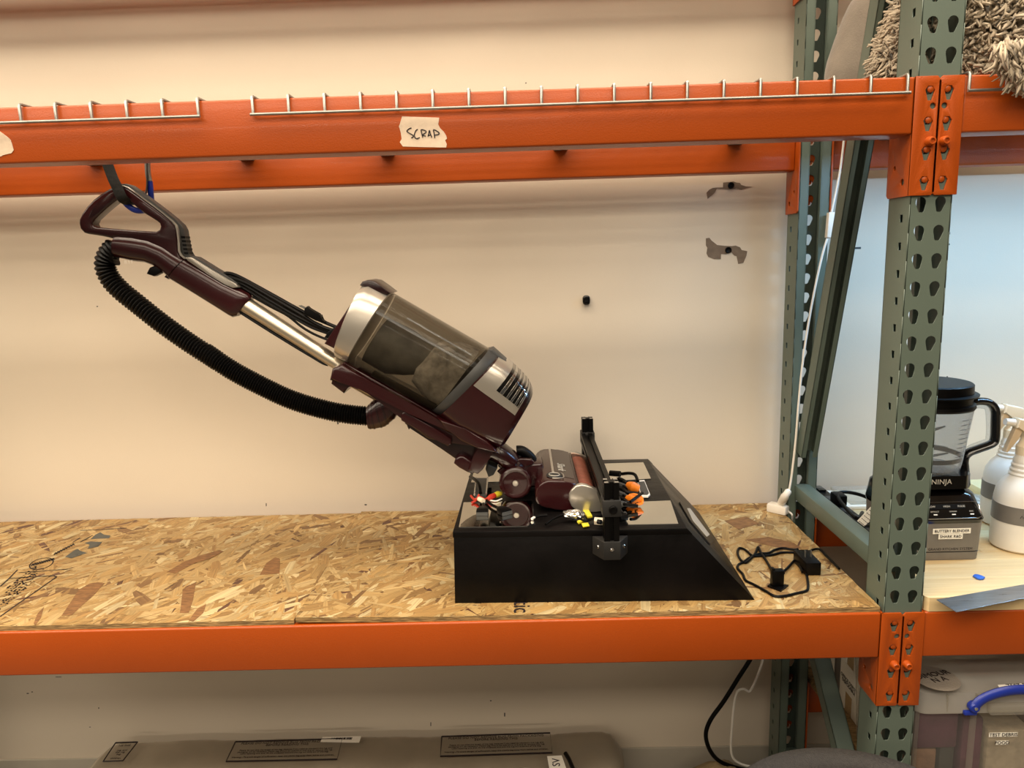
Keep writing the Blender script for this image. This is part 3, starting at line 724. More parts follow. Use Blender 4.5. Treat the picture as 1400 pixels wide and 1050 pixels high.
part('release_latch', prism(W(pA([(360, 540), (375, 510), (400, 500), (432, 515), (430, 535), (395, 552)])), YC-0.010, YC+0.010, 0.003), 'black', vac)
part('release_tab', prism(W(pA([(443, 555), (452, 545), (472, 553), (465, 566)])), YC-0.008, YC+0.008, 0.001), 'maroon_dark', vac)
b = text('||| || ||', 0.008, at(*pA([(265, 482)])[0], YC-0.0255), XA, ZA); part('barcode_sticker', b, 'paper', vac, smooth=0)
lh = px_st([(a, c_, w_) for a, c_, w_ in [(*pA([(552, 470), (468, 563)]), .0245), (*pA([(640, 520), (560, 618)]), .0255), (*pA([(740, 580), (665, 683)]), .026), (*pA([(820, 618), (752, 738)]), .026), (*pA([(848, 634), (770, 747)]), .025), (*pA([(860, 652), (790, 742)]), .021)]], YC)
sl = part('wand_sleeve', loft(lh, 3.0, 40), 'maroon', vac); ORI[sl] = ORI[vac]
part('silver_trim', prism(W(pA([(556, 462), (585, 462), (680, 520), (760, 568), (795, 588), (806, 603), (780, 606), (745, 590), (660, 540), (568, 478)])), YC-0.021, YC+0.021, 0.001), 'silver', sl, 'silver edge trim')
part('button_strip', prism(W(pA([(575, 455), (600, 460), (690, 516), (770, 562), (800, 588), (790, 592), (690, 540), (585, 470)])), YC-0.014, YC+0.014, 0.001), 'dark_grey', sl)
# wand
wd = px_st([(*pH([(382, 345), (285, 462)]), .0205), (*pH([(1238, 905), (1170, 1012)]), .0205), (*z4([(240, 600), (170, 690)], 430, 360, 4.2), .0205), (*z4([(420, 705), (350, 790)], 430, 360, 4.2), .0205)], YC)
part('wand', loft(wd, 2.0, 40), 'aluminium', vac, 'brushed champagne metal tube')
part('lower_cable', tube(catmull(W(pH([(272, 470), (500, 615), (750, 770), (950, 890), (1060, 955), (1110, 972)]), YC-0.006), 6), 0.0035, 8), 'black', vac)
# hose
kE = z4([(240, 85), (200, 125), (176, 170), (170, 215), (184, 268), (222, 330), (290, 398), (390, 478), (550, 605), (750, 747), (940, 868)], 110, 320, 5.0)
kF = z4([(0, 208), (185, 330), (375, 432), (580, 528), (785, 592), (950, 627), (1118, 645)], 280, 440, 5.0)
hp = catmull(W(kE+kF, YC), 14)
Ls = [0.0]                                     # resample by arc length, ribs closing up towards the elbow
for a_, b_ in zip(hp, hp[1:]): Ls.append(Ls[-1]+(b_-a_).length)
path = []; rad = []; j = 0; d_ = 0.0; i = 0
while d_ < Ls[-1]:
    while j < len(Ls)-2 and Ls[j+1] < d_: j += 1
    f_ = (d_-Ls[j])/max(1e-9, Ls[j+1]-Ls[j]); path.append(hp[j].lerp(hp[j+1], f_)); rad.append((0.0190, 0.0218, 0.0234, 0.0218)[i % 4])
    i += 1; d_ += (0.0090-0.0032*min(1, d_/Ls[-1]*1.5))/4
part('corrugated_hose', tube(path, rad, 20), 'rubber', vac, smooth=60)
cf = px_st([(*pA([(215, 365), (205, 480)]), .0195), (*pA([(180, 385), (195, 500)]), .0200), (*pA([(160, 410), (218, 500)]), .0185)], YC)
part('hose_cuff', loft(cf, 2.2, 28), 'black', vac)
el = px_st([((502, 555), (505, 586), .0215), ((508, 549), (513, 586), .0225), ((517, 541), (527, 583), .023), ((528, 537), (540, 572), .023), ((537, 534), (549, 558), .022)], YC)
eb = part('hose_elbow', loft(el, 2.3, 30), 'maroon', vac); ORI[eb] = ORI[vac]
for k in range(5):
    b = loft_patch(el, 0.06+0.17*k, 0.10+0.17*k, -170, -10, 2.3, off=1.03, off0=1.0, nt=1); part('rib', b, 'maroon_dark', eb)
# cord bundle
cb = part('cord_wrap', tube(catmull(W(pH([(100, 112), (150, 95), (260, 130), (520, 270), (800, 425), (1000, 530), (1190, 612)]), YC-0.004), 8), 0.0042, 8), 'black', vac); ORI[cb] = ORI[vac]
for k, P in enumerate(([(110, 120), (300, 175), (560, 320), (820, 470), (1020, 590), (1150, 640)], [(130, 130), (310, 210), (560, 360), (800, 500), (1000, 600), (1130, 655)], [(170, 150), (330, 255), (540, 380), (760, 505), (950, 610), (1110, 668)], [(390, 320), (560, 415), (720, 500), (860, 610), (980, 680), (1120, 738)], [(240, 185), (420, 270), (620, 385), (820, 490), (1050, 600)])):
    part('cord_strand', tube(catmull(W(pH(P), YC-0.010+0.005*k), 7), 0.0040 if k != 3 else 0.0030, 8), 'black', cb)
pl = part('power_plug', prism(W(pH([(900, 480), (910, 425), (935, 405), (960, 430), (1010, 470), (1040, 485), (1065, 490), (1060, 520), (1100, 550), (1085, 560), (1010, 540)])), YC-0.022, YC-0.004, 0.002), 'black', vac); ORI[pl] = ORI[vac]
for k in (0, 1):
    part('prong', prism(W(pH([(852, 402), (862, 396), (918, 425), (914, 436)])), YC-0.020+0.012*k, YC-0.0185+0.012*k), 'zinc', pl)
part('cord_hook', prism(W(pH([(1095, 700), (1135, 640), (1200, 600), (1215, 640), (1160, 720)])), YC-0.02, YC+0.02, 0.002), 'black', vac)
part('cord_fin', prism(W(pH([(1385, 350), (1400, 420), (1290, 700), (1225, 800), (1120, 748), (1250, 560)])), YC-0.045, YC+0.045, 0.004), 'maroon', vac)
# canister
RB_ = [((497, 394), (462, 482), .078), ((501, 388), (463, 485), .086), ((511, 387), (467, 488), .089), ((536, 400.5), (479, 494), .091)]
ld = px_st(RB_, YC)
lid = part('bin_lid', loft(ld, 2.8, 48), 'silver', vac, 'brushed silver lid of the dust bin'); ORI[lid] = ORI[vac]
part('lid_latch', prism(W(pC([(285, 122), (300, 100), (330, 92), (365, 98), (410, 130), (458, 166), (432, 178), (380, 160), (330, 138)])), YC-0.048, YC+0.048, 0.003), 'maroon_dark', lid)
binst = px_st([((537.5, 401.5), (479.5, 494.5), .0905), ((669, 477.5), (593.5, 557), .0905)], YC)
bn = part('dust_bin', loft(binst, 2.8, 64, caps=False), 'smoked', vac, 'clear smoky dust bin with dust inside'); ORI[bn] = ORI[vac]
mid_st = [st_at(binst, i/6) for i in range(7)]
part('cyclone_shroud', loft(px_st([((531, 436), (497, 492), .062), ((566, 452), (527, 510), .064), ((588, 470), (553, 512), .062), ((612, 484), (590, 510), .05)], YC), 2.2, 32), 'shroud', bn)
b = loft(px_st([((577, 492), (566, 520), .070), ((600, 468), (578, 536), .080), ((630, 468), (592, 550), .084), ((655, 480), (600, 553), .082)], YC), 2.6, 40)
for v in b.verts: v.co += Vector((1, .4, 1))*(noise.noise(v.co*60)*0.004)
part('dust', b, 'dust', bn)
part('highlight_rib', loft_patch(binst, 0.0, 0.94, -66, -62, 2.8, off=1.012, off0=0.99), 'clear', bn)  # clear raised strip added to imitate a bright highlight line along the bin
part('highlight_rib', loft_patch(binst, 0.25, 0.9, -48, -45, 2.8, off=1.008, off0=0.99), 'clear', bn)  # second, shorter strip added as another highlight line
part('bin_foot', loft_patch(binst, 0.28, 0.98, -150, -128, 2.8, off=1.03, off0=0.99), 'smoked', bn)
part('bin_seal', loft(px_st([((669, 476), (592.5, 557.5), .093), ((672, 477.5), (595.5, 560), .094), ((679, 482.5), (601.5, 563), .094), ((681, 485), (603, 563.5), .092)], YC), 2.8, 48), 'dark_grey', vac)
mst = px_st([((680.5, 485), (602.5, 562.5), .0925), ((695, 494), (622, 579), .0925), ((711, 509), (648, 592), .092), ((721, 520), (668, 601), .091), ((726, 528), (680, 605.5), .088), ((728, 534), (687, 603), .080)], YC)
mh = part('motor_housing', loft(mst, 4.0, 64), 'maroon', vac); ORI[mh] = ORI[vac]
part('silver_panel', loft_patch(mst, 0.02, 0.72, -87.7, 87.7, 4.0, off=1.012, off0=0.98, na=40, nt=14), 'silver', mh, 'silver upper panel')
for k in range(5):
    t0 = 0.27+0.085*k
    part('exhaust_slot', loft_patch(mst, t0, t0+0.045, -80, 80, 4.0, off=1.016, off0=1.0, na=30, nt=2), 'black_gloss', mh)
    part('chrome_fin', loft_patch(mst, t0+0.048, t0+0.078, -80, 80, 4.0, off=1.028, off0=1.0, na=30, nt=2), 'chrome', mh)
part('end_band', loft_patch(mst, 0.73, 0.97, -80, 80, 4.0, off=1.012, off0=0.98, na=30), 'maroon_dark', mh)
part('filter_latch', prism(W(pC([(1005, 490), (1025, 484), (1110, 560), (1095, 585), (1040, 545)])), YC-0.03, YC+0.03, 0.002), 'dark_grey', mh)
# spine under the canister
sp = part('spine', prism(W([(479, 490), (466, 498), (461, 519), (478, 532), (488, 517), (510, 532), (556, 566), (590, 592), (640, 600), (684, 606), (600, 560)]), YC-0.058, YC+0.058, 0.005), 'maroon', vac); ORI[sp] = ORI[vac]
part('lower_arm', prism(W([(540, 556), (557, 568), (557, 575), (566, 579), (625, 622), (650, 632), (676, 610), (640, 588), (600, 570)]), YC-0.038, YC+0.038, 0.004), 'maroon_dark', sp)
part('housing_skirt', prism(W([(602, 560), (617, 576), (634, 590), (655, 600), (684, 607), (668, 590), (640, 575)]), YC-0.086, YC+0.086, 0.004), 'maroon', sp)
part('side_rail', prism(W(pC([(205, 552), (150, 575), (135, 640), (205, 655), (330, 700), (520, 800), (700, 880), (800, 935), (830, 900), (715, 845), (560, 755), (350, 640)])), YC-0.078, YC+0.078, 0.006), 'maroon', sp)
part('cover_panel', prism(W([(554.5, 560), (557, 555), (561, 554), (600, 577), (621, 590), (621, 597), (617, 600), (600, 591), (555, 566)]), YC-0.070, YC+0.070, 0.003), 'maroon', sp)
part('clip', prism(W(pC([(533, 905), (545, 882), (575, 900), (565, 925), (548, 945), (540, 925)])), YC-0.02, YC+0.02, 0.002), 'maroon_dark', sp)
ft = part('pivot_foot', prism(W([(620.5, 633), (622.5, 627), (628, 622.5), (634, 622.5), (644, 629), (648, 634), (652, 645), (646, 647), (639, 645), (628, 639)], YC-0.05), YC-0.056, YC+0.056, 0.005), 'maroon', vac); ORI[ft] = ORI[vac]
part('side_arm', prism(W([(657, 604), (681, 603), (676, 614), (668, 628), (660, 642), (653, 648), (640, 642), (648, 622)], YC-0.06), YC-0.064, YC+0.064, 0.004), 'maroon', ft)
part('pivot_pin', prism(W(pD([(320, 400), (335, 365), (400, 395), (375, 440), (340, 455)]), YC-0.03), YC-0.040, YC+0.040, 0.003), 'printed_plastic', ft)
nk = part('neck', loft(px_st([(*pD([(400, 215), (330, 330)]), .034), (*pD([(440, 225), (370, 345)]), .036), (*pD([(525, 290), (455, 400)]), .034), (*pD([(545, 320), (490, 400)]), .028)], YC), 2.4, 32), 'maroon', vac); ORI[nk] = ORI[vac]
part('neck_hose', tube(catmull(W(pD([(530, 280), (570, 282), (620, 318), (640, 350)]), YC+0.02), 6), 0.012, 14), 'rubber', nk)
c_ = at(705, 640, YC); part('swivel_joint', lathe([(0, -.03), (.014, -.028), (.022, -.018), (.024, 0), (.022, .018), (.014, .028), (0, .03)], c_, (0, 1, 0), 24), 'maroon_dark', vac)
for sg in (-0.35, 1):
    part('swivel_arm', prism(W(pD([(400, 410), (470, 345), (560, 320), (630, 325), (650, 345), (635, 370), (560, 375), (470, 420), (430, 440)])), YC+sg*0.034-0.006, YC+sg*0.034+0.006, 0.003), 'maroon', vac)
# wheels
wc = at(704.7, 661.5, 0.245)
wc.z = 1.0752+0.0379
for yw, sg in ((0.245, 1), (0.335, -1)):
    prof = [(0, 0.003), (0.0065, 0.003), (0.0270, 0.0028), (0.0285, 0.0008), (0.0325, 0.0), (0.0365, 0.0022), (0.0379, 0.006), (0.0379, 0.024), (0.036, 0.028), (0, 0.028)]
    wh = part('wheel', lathe(prof, (wc.x, yw, wc.z), (0, sg, 0), 48), 'maroon', vac); ORI[wh] = ORI[vac]
    part('hub_cap', lathe([(0, 0.0005), (0.0060, 0.0008), (0.0070, 0.0028), (0.0070, 0.006)], (wc.x, yw, wc.z), (0, sg, 0), 20), 'silver', wh, 'silver hub cap')
# floor head
HN, HF = 0.158, 0.422
head_px = pD([(660, 622), (663, 580), (672, 546), (690, 515), (715, 496), (745, 486), (790, 483), (850, 491), (900, 500), (940, 510), (915, 540), (893, 575), (888, 610), (898, 650), (925, 688), (880, 687), (800, 684), (740, 677), (700, 663), (675, 645)])
hdz = part('floor_head', prism(W(head_px, HN), HN, HF, 0.004), 'maroon', vac, smooth=50); ORI[hdz] = ORI[vac]
cap_px = pD([(905, 545), (935, 516), (975, 507), (1010, 514), (1060, 537), (1112, 560), (1120, 600), (1124, 690), (1060, 692), (985, 692), (940, 688), (905, 655), (888, 612), (890, 570)])
inner_px = [(800.5+(x-800.5)*0.88, 681+(y-681)*0.88) for x, y in cap_px]
for ya, yb, yi, yj in ((HN-0.006, HN+0.010, HN-0.0075, HN-0.004), (HF-0.010, HF+0.006, HF+0.004, HF+0.0075)):
    cp = part('end_cap', prism(W(cap_px, HN), ya, yb, 0.003), 'silver', hdz, 'silver end cap of the brush roll')
# roller chamber
rc = W(pD([(1003, 603)]), HN)[0]
part('brush_roll', lathe([(0, 0), (0.0235, 0), (0.0235, HF-HN-0.03), (0, HF-HN-0.03)], (rc.x, HN+0.015, rc.z), (0, 1, 0), 28), 'brush', hdz)
so = pD([(925, 522), (940, 511), (975, 505), (1010, 512), (1060, 535), (1112, 558), (1121, 600), (1123, 640)])
si = pD([(931, 528), (943, 518), (975, 512), (1007, 519), (1057, 542), (1106, 564), (1114, 602), (1116, 640)])
part('view_window', prism(W(so+si[::-1], HN), HN+0.012, HF-0.012), 'window', hdz, 'clear window over the pink brush roll', smooth=50)
part('chamber_floor', prism(W(pD([(893, 640), (925, 686), (1060, 690), (1120, 688), (1120, 655), (1000, 672)]), HN), HN+0.011, HF-0.011), 'black', hdz, smooth=0)
for pts in ([(925, 520), (950, 506), (960, 514), (936, 528)], [(1100, 552), (1124, 560), (1126, 690), (1112, 690), (1108, 575)]):
    part('window_rail', prism(W(pD(pts), HN), HN+0.010, HF-0.010, 0.001), 'maroon_dark', hdz)
tp = pD([(800, 481.5), (850, 489), (900, 498), (934, 506)]); tq = pD([(800, 485), (850, 493), (900, 502), (934, 510)])
part('glossy_panel', prism(W(tp+tq[::-1], HN), HN+0.034, HF-0.006), 'maroon_dark', hdz, smooth=0)
tp = pD([(781, 481), (797, 481.3), (797, 485), (781, 485)])
part('silver_strip', prism(W(tp, HN), HN+0.052, HF-0.004), 'silver', hdz, smooth=0)
P0 = at(*pD([(850, 488.2)])[0], HN); P1 = at(*pD([(900, 497)])[0], HN); du = (P1-P0).normalized(); du.y = 0
part('lettering', text('Shark', 0.026, Vector((P0.x+0.001, 0.262, P0.z+0.0006)), (0, -1, 0), du, shear=0.2), 'gold_print', hdz, smooth=0)
cb_ = at(*pD([(790, 480)])[0], HN)
bd = part('badge', lathe([(0.0, 0.003), (0.010, 0.0034), (0.0115, 0.0022), (0.0165, 0.0030), (0.0180, 0.0)], (cb_.x+0.001, 0.190, cb_.z-0.0006), (0.06, 0, 1), 28), 'printed_plastic', hdz)
part('badge_ring', lathe([(0.0110, 0.0034), (0.0118, 0.0042), (0.0126, 0.0030)], (cb_.x+0.001, 0.190, cb_.z-0.0006), (0.06, 0, 1), 28), 'gold_print', hdz)
part('silver_hook', tube(catmull([Vector((cb_.x-0.004, 0.166, cb_.z+0.0016)), Vector((cb_.x+0.012, 0.166, cb_.z+0.001)), Vector((cb_.x+0.021, 0.176, cb_.z-0.0002)), Vector((cb_.x+0.021, 0.196, cb_.z)), Vector((cb_.x+0.018, 0.206, cb_.z))], 6), 0.0013, 8), 'silver', hdz)
xa = at(712, 640, 0.29).x; xb = at(742, 640, 0.29).x; za_ = at(722, 622, 0.352).z
part('rear_bridge', bx(xa, xb, 0.276, 0.344, 1.088, za_, bev=0.006, seg=3), 'maroon', hdz)
part('underside', bx(wc.x+0.005, rc.x-0.01, 0.276, 0.39, 1.0815, 1.10, bev=0.003), 'black', hdz)

# strap and hook holding the handle
sp_ = W([(146, 222), (152, 238), (160, 256), (167, 272), (172, 276), (178, 270), (183, 250), (186, 222)], 0.262)
for i, p in enumerate(sp_): p.y = (0.262, 0.262, 0.262, 0.266, 0.29, 0.314, 0.318, 0.318)[i]
sp_[0].z = 1.905; sp_[0].x -= 0.012; sp_[-1].z = 1.905
single('hanging_strap', tube(catmull(sp_, 6), 0.0120, 10, flat=(1.0, 0.14, (1, 0, 0))), 'strap', 'worn black strap looped through the vacuum handle from the deck', 'strap')
hk = thing('handle_hook', (at(205, 250, .33).x, 0.33, 1.76), 'metal hook with blue tips holding the vacuum handle', 'hook')
part('shank', tube(catmull(W([(201.5, 222), (202.5, 238), (204.5, 248)], 0.325), 4), 0.0064, 10), 'zinc', hk)
part('blue_sleeve', tube(catmull(W([(204.5, 248), (206, 262), (206.5, 276), (203, 285), (194, 288), (184, 287), (175, 281), (169, 274)], 0.325)[:3] + W([(203, 285), (194, 288), (184, 287), (175, 281), (169, 274)], 0.29), 5), 0.0066, 10), 'blue', hk, 'blue vinyl coated bend')

# ================================================================== WIRING ON THE RAMP BOX
ZP = ZT+0.0016
def pz(px, py, h=0.0): return atz(px, py, ZP+h)
t = thing('wire_bundle', pz(862, 690), 'bundle of black leads with orange taped plugs right of the rig post', 'wires')
for k, (ya, yb_) in enumerate(((655, 661), (662, 667), (668, 673), (674, 680), (681, 686), (688, 690))):
    P = [pz(838, ya+2, .012), pz(848, ya, .014), pz(856, yb_, .013), pz(864, yb_+1, .011), pz(872, yb_+2, .009)]
    part('lead', tube(catmull(P, 5), 0.0042, 8), 'black', t)
    a, c_ = pz(846, ya, .014), pz(857, yb_-0.5, .012); part('plug_shell', tube([a, a.lerp(c_, .5), c_], [0.0062, 0.0068, 0.0045], 8), 'dark_grey' if k % 2 else 'black', t)
part('orange_plug', tube([pz(860, 664, .016), pz(866, 666, .018), pz(873, 668, .014)], [0.010, 0.0125, 0.009], 10), 'orange_tape', t)
part('orange_plug', tube([pz(858, 682, .014), pz(866, 684, .015), pz(876, 684, .012)], [0.009, 0.011, 0.008], 10), 'orange_tape', t)
part('orange_wire', tube(catmull([pz(860, 677, .020), pz(868, 676, .022), pz(877, 680, .018), pz(878, 688, .010), pz(870, 690, .008)], 5), 0.0028, 8), 'orange_tape', t)
part('lead', tube(catmull([pz(850, 648, .016), pz(860, 647, .022), pz(868, 649, .022), pz(872, 658, .014)], 6), 0.004, 8), 'black', t)
part('plug_shell', tube([pz(834, 647, .014), pz(848, 648, .016)], 0.0075, 8), 'black', t)
part('lead', tube(catmull([pz(862, 686, .02), pz(870, 680, .024), pz(878, 674, .022)], 4), 0.0035, 8), 'black', t)
P = [pz(871, 659), pz(881, 658), pz(889, 678), pz(886, 681), pz(876, 681)]
t = thing('gasket_plate', pz(880, 680), 'dark grey rounded plate with a white rim in the right band of the box', 'plate')
part('rim', poly_prism(P, ZA, 0.004, 0.001), 'white_plastic', t)
cc = sum(P, Vector())/5
part('plate', poly_prism([cc+(p-cc)*0.80+Vector((0, 0, 0.0036)) for p in P], ZA, 0.0012), 'dark_grey', t)
t = thing('loose_connector', pz(852, 706), 'small black knobbed connector just right of the rig post', 'connector')
part('body', tube([pz(847, 709, .008), pz(856, 706, .010)], 0.009, 8), 'black', t); part('ring', tube([pz(853, 704, .012), pz(856, 703, .013)], 0.0065, 10), 'dark_grey', t)
part('lead', tube(catmull([pz(848, 694, .004), pz(853, 704, .004), pz(857, 716, .002)], 5), 0.0007, 6), 'dark_grey', t)
# left side
t = thing('sensor_module', pz(656, 672), 'dark grey module with pale side rails and red leads under the pivot foot', 'module')
Q = [pz(649, 684), pz(665, 683), pz(667, 660), pz(651, 660)]
part('body', poly_prism([p+Vector((0, 0, 0.001)) for p in Q], ZA, 0.012, 0.0015), 'dark_grey', t)
for a, c_ in ((0, 3), (1, 2)): part('side_rail', tube([Q[a]+Vector((0, 0, 0.0135)), Q[c_]+Vector((0, 0, 0.0135))], 0.0022, 8), 'foil', t)
part('heat_fin', poly_prism([pz(667, 666), pz(671, 665), pz(672, 672), pz(668, 672)], ZA, 0.010), 'black', t)
part('black_lead', tube(catmull([pz(643, 652, .02), pz(650, 656, .03), pz(655, 663, .028), pz(657, 674, .018)], 6), 0.0042, 8), 'black', t)
part('red_lead', tube(catmull([pz(644, 678, .006), pz(649, 683, .006), pz(656, 680, .012), pz(663, 683, .008), pz(668, 680, .008)], 6), 0.0030, 8), 'red', t)
part('red_lead', tube(catmull([pz(645, 687, .003), pz(651, 684, .005), pz(655, 676, .016)], 5), 0.0025, 8), 'red', t)
t = thing('taped_joint', pz(678, 682), 'red and yellow taped wire joint lying left of the wheel', 'wire joint')
part('red_tape', tube([pz(666, 683, .006), pz(671, 680, .008), pz(676, 677.5, .008)], [0.004, 0.0075, 0.0065], 8), 'red', t)
part('yellow_cap', tube([pz(676, 677.5, .008), pz(681, 675.5, .008), pz(685, 675, .007)], [0.0065, 0.0075, 0.005], 10), 'yellow', t)
part('white_lead', tube(catmull([pz(670, 684, .003), pz(678, 685, .003), pz(686, 682, .003)], 4), 0.0018, 6), 'white_plastic', t)
for i, (pts, lab) in enumerate((([(657, 683), (660, 686), (661, 692), (660, 697)], 'black flat plug with a cream collar, nearest the left front edge'), ([(664, 683), (672, 690), (680, 694), (686, 697)], 'black flat plug lying diagonally towards the wheel reflection'))):
    P = [pz(x, y, .006) for x, y in pts]
    t = thing('flat_plug', P[-1]-Vector((0, 0, .006)), lab, 'plug', 'black plugs on the box top')
    part('lead', tube(catmull(P, 4), 0.0032, 8), 'black', t)
    d = (P[-1]-P[-2]); d.z = 0; d.normalize(); n = Vector((-d.y, d.x, 0)); c_ = P[-1]-Vector((0, 0, .0055))
    part('shell', poly_prism([c_-n*0.006-d*0.012, c_+n*0.006-d*0.012, c_+n*0.013+d*0.004, c_+n*0.013+d*0.020, c_-n*0.013+d*0.020, c_-n*0.013+d*0.004], ZA, 0.011, 0.0015), 'black', t)
    part('lip', poly_prism([c_+n*0.0125+d*0.0205, c_-n*0.0125+d*0.0205, c_-n*0.0125+d*0.0235, c_+n*0.0125+d*0.0235], ZA, 0.0075), 'dark_grey', t)
    if i == 0: part('collar', tube([pz(655, 682, .012), pz(661, 685, .012)], 0.0055, 8), 'cream_plastic', t)
# middle front
b = BM(); rnd = random.Random(9); c0 = pz(785, 703, .012)
bmesh.ops.create_icosphere(b, subdivisions=3, radius=1.0)
for v in b.verts: k = 1+0.28*noise.noise(v.co*2.3)+0.12*noise.noise(v.co*6); v.co = c0+Vector((v.co.x*0.022*k-v.co.z*.004, v.co.y*0.014*k, v.co.z*0.010*k))
single('foil_scrap', b, 'foil', 'crumpled silver foil scrap under the front end cap', 'foil', smooth=20)
for i, (pts, lab) in enumerate(((([(795, 717), (804, 716), (806, 720), (797, 721.5)]), 'bright yellow tape tag nearest the front edge of the box'), (([(789, 715), (797, 711.5), (799, 714), (791, 717)]), 'folded yellow tape tag just behind the flat bright one'), (([(797, 700), (805, 699), (810, 708), (803, 709)]), 'yellow tape wrapped beside the silver foil scrap'))):
    single('tape_tag', poly_prism([pz(x, y, .0005) for x, y in pts], ZA, 0.003+0.002*(i > 0), 0.0008), 'yellow', lab, 'tape', 'yellow tape tags')
single('thin_cable', tube(catmull([pz(746, 717, .004), pz(757, 709, .008), pz(770, 704, .010), pz(780, 703, .010), pz(800, 712, .006), pz(815, 707, .008), pz(828, 705, .008)], 7), 0.0026, 8), 'black', 'thin black cable curving under the vacuum head', 'cable')
t = thing('pin_plug', pz(740, 706), 'white tipped black pin plug left of the thin cable', 'plug')
part('barrel', tube([pz(730, 707, .005), pz(738, 705, .006), pz(748, 704, .006)], 0.0035, 8), 'black', t); part('tip', tube([pz(727, 709.5, .004), pz(731, 707, .005)], 0.0028, 8), 'white_plastic', t)
t = thing('pale_plug', pz(819, 713), 'pale cream connector housing left of the rig post', 'plug')
part('housing', tube([pz(813, 712, .006), pz(826, 713, .006)], 0.0085, 6), 'cream_plastic', t); part('core', tube([pz(817, 713, .010), pz(822, 714, .010)], 0.005, 8), 'black', t)

# ================================================================== CORDS AND PLUGS ON THE SHELF
kz = lambda pts, h=0.0: [atz(x, y, ZS+0.0042+h) for x, y in z4(pts, 960, 680, 1050/160)]
t = thing('adapter_cord', atz(1065, 790, ZS+0.001), 'thin black cord tangled on the strand board beside the ramp box', 'cord')
part('cord', tube(catmull(kz([(635, 680), (610, 630), (570, 560), (530, 500), (502, 445), (478, 500), (440, 545), (390, 585), (345, 560), (318, 500), (330, 458), (370, 462), (410, 490), (450, 522), (520, 505), (600, 498), (650, 472), (720, 455), (790, 465), (850, 470), (855, 462)], .001), 6), 0.0029, 8), 'black', t)
part('cord', tube(catmull(kz([(840, 475), (850, 530), (870, 600), (900, 670)], .004), 6), 0.0029, 8), 'black', t)
part('cord', tube(catmull(kz([(690, 690), (760, 640), (850, 545), (930, 500), (1010, 465), (1060, 470), (1110, 520), (1170, 580), (1230, 640)], .003), 6), 0.0029, 8), 'black', t)
part('cord', tube(catmull(kz([(840, 495), (720, 495), (620, 518), (520, 525), (440, 535), (370, 580), (325, 605), (320, 640), (365, 690), (390, 745), (460, 780), (560, 835), (650, 885), (740, 885), (850, 860), (935, 838), (950, 800), (945, 740), (935, 690)]), 6), 0.0029, 8), 'black', t)
a = atz(1107, 787, ZS+0.001)
t = thing('wall_adapter', (a.x, a.y+0.02, ZS+0.001), 'black wall adapter lying on its back, two prongs up', 'adapter')
x0_, x1_ = atz(1100.5, 787, ZS).x, atz(1121, 786, ZS).x; yf = a.y-0.001
part('case', bx(x0_, x1_, yf, yf+0.075, ZS+0.0012, ZS+0.031, bev=0.002), 'black', t)
for dx in (0.30, 0.68): part('prong', bx(x0_+(x1_-x0_)*dx-0.0008, x0_+(x1_-x0_)*dx+0.0008, yf+0.030, yf+0.036, ZS+0.031, ZS+0.046), 'zinc', t, smooth=0)
c_ = atz(1066, 806, ZS+0.001)
t = thing('clip_stand', c_, 'small black angled clip stand sitting inside the cord loop', 'clip')
q = kz([(585, 805), (625, 778), (775, 800), (705, 850)], -0.003)
part('base', poly_prism(q, ZA, 0.004), 'black', t, smooth=0)
cb = sum(q, Vector())/4
part('block', bx(cb.x-0.0115, cb.x+0.0130, cb.y-0.004, cb.y+0.012, ZS+0.0052, ZS+0.040, bev=0.001), 'black', t)
for dx, dz in ((-0.009, 0.0445), (0.012, 0.0375)): part('lug', bx(cb.x+dx-0.003, cb.x+dx+0.003, cb.y-0.002, cb.y+0.010, ZS+dz-0.006, ZS+dz, bev=0.001), 'black', t)
# white plug brick with its cord running up the rear post
t = thing('white_cord', atz(1066, 700, ZS+0.001), 'white cord with plug brick at the foot of the rear post', 'cord')
o_ = atz(1063, 700, ZS+0.001)
b = BM(); box(b, -0.027, 0.027, -0.016, 0.016, 0, 0.024, bev=0.004, mtx=Matrix.Translation((o_.x, o_.y-0.005, ZS+0.0015)) @ Matrix.Rotation(-0.75, 4, 'Z'))
part('brick', b, 'white_plastic', t)
P = [Vector((o_.x+0.010, o_.y+0.004, ZS+0.022))]+W([(1073, 679), (1079, 670)], 0.512)
part('plug_body', tube(catmull(P, 4), [0.011]*5+[0.009]*3+[0.006], 12), 'white_plastic', t)
part('cord', tube(catmull(W([(1079, 670), (1083, 645), (1088, 600), (1092, 550), (1097, 500), (1104, 450), (1114, 395), (1124, 350), (1131, 326)], 0.512), 5), 0.0030, 8), 'white_plastic', t)
part('cord', tube(catmull(W([(1137, 290), (1143, 262), (1149, 230), (1154, 190)], 0.512), 5), 0.0028, 8), 'white_plastic', t)
part('cord', tube(catmull([Vector((o_.x+0.02, o_.y-0.02, ZS+0.012)), atz(1079, 700, ZS+0.008), atz(1083, 704, ZS+.004), atz(1083, 712, ZS-0.02)], 5), 0.0026, 8), 'white_plastic', t)
Q = W([(1127.5, 325), (1130.5, 291), (1143, 290), (1139, 326)], 0.520)
part('inline_box', prism(Q, 0.506, 0.522, 0.002), 'white_plastic', t)

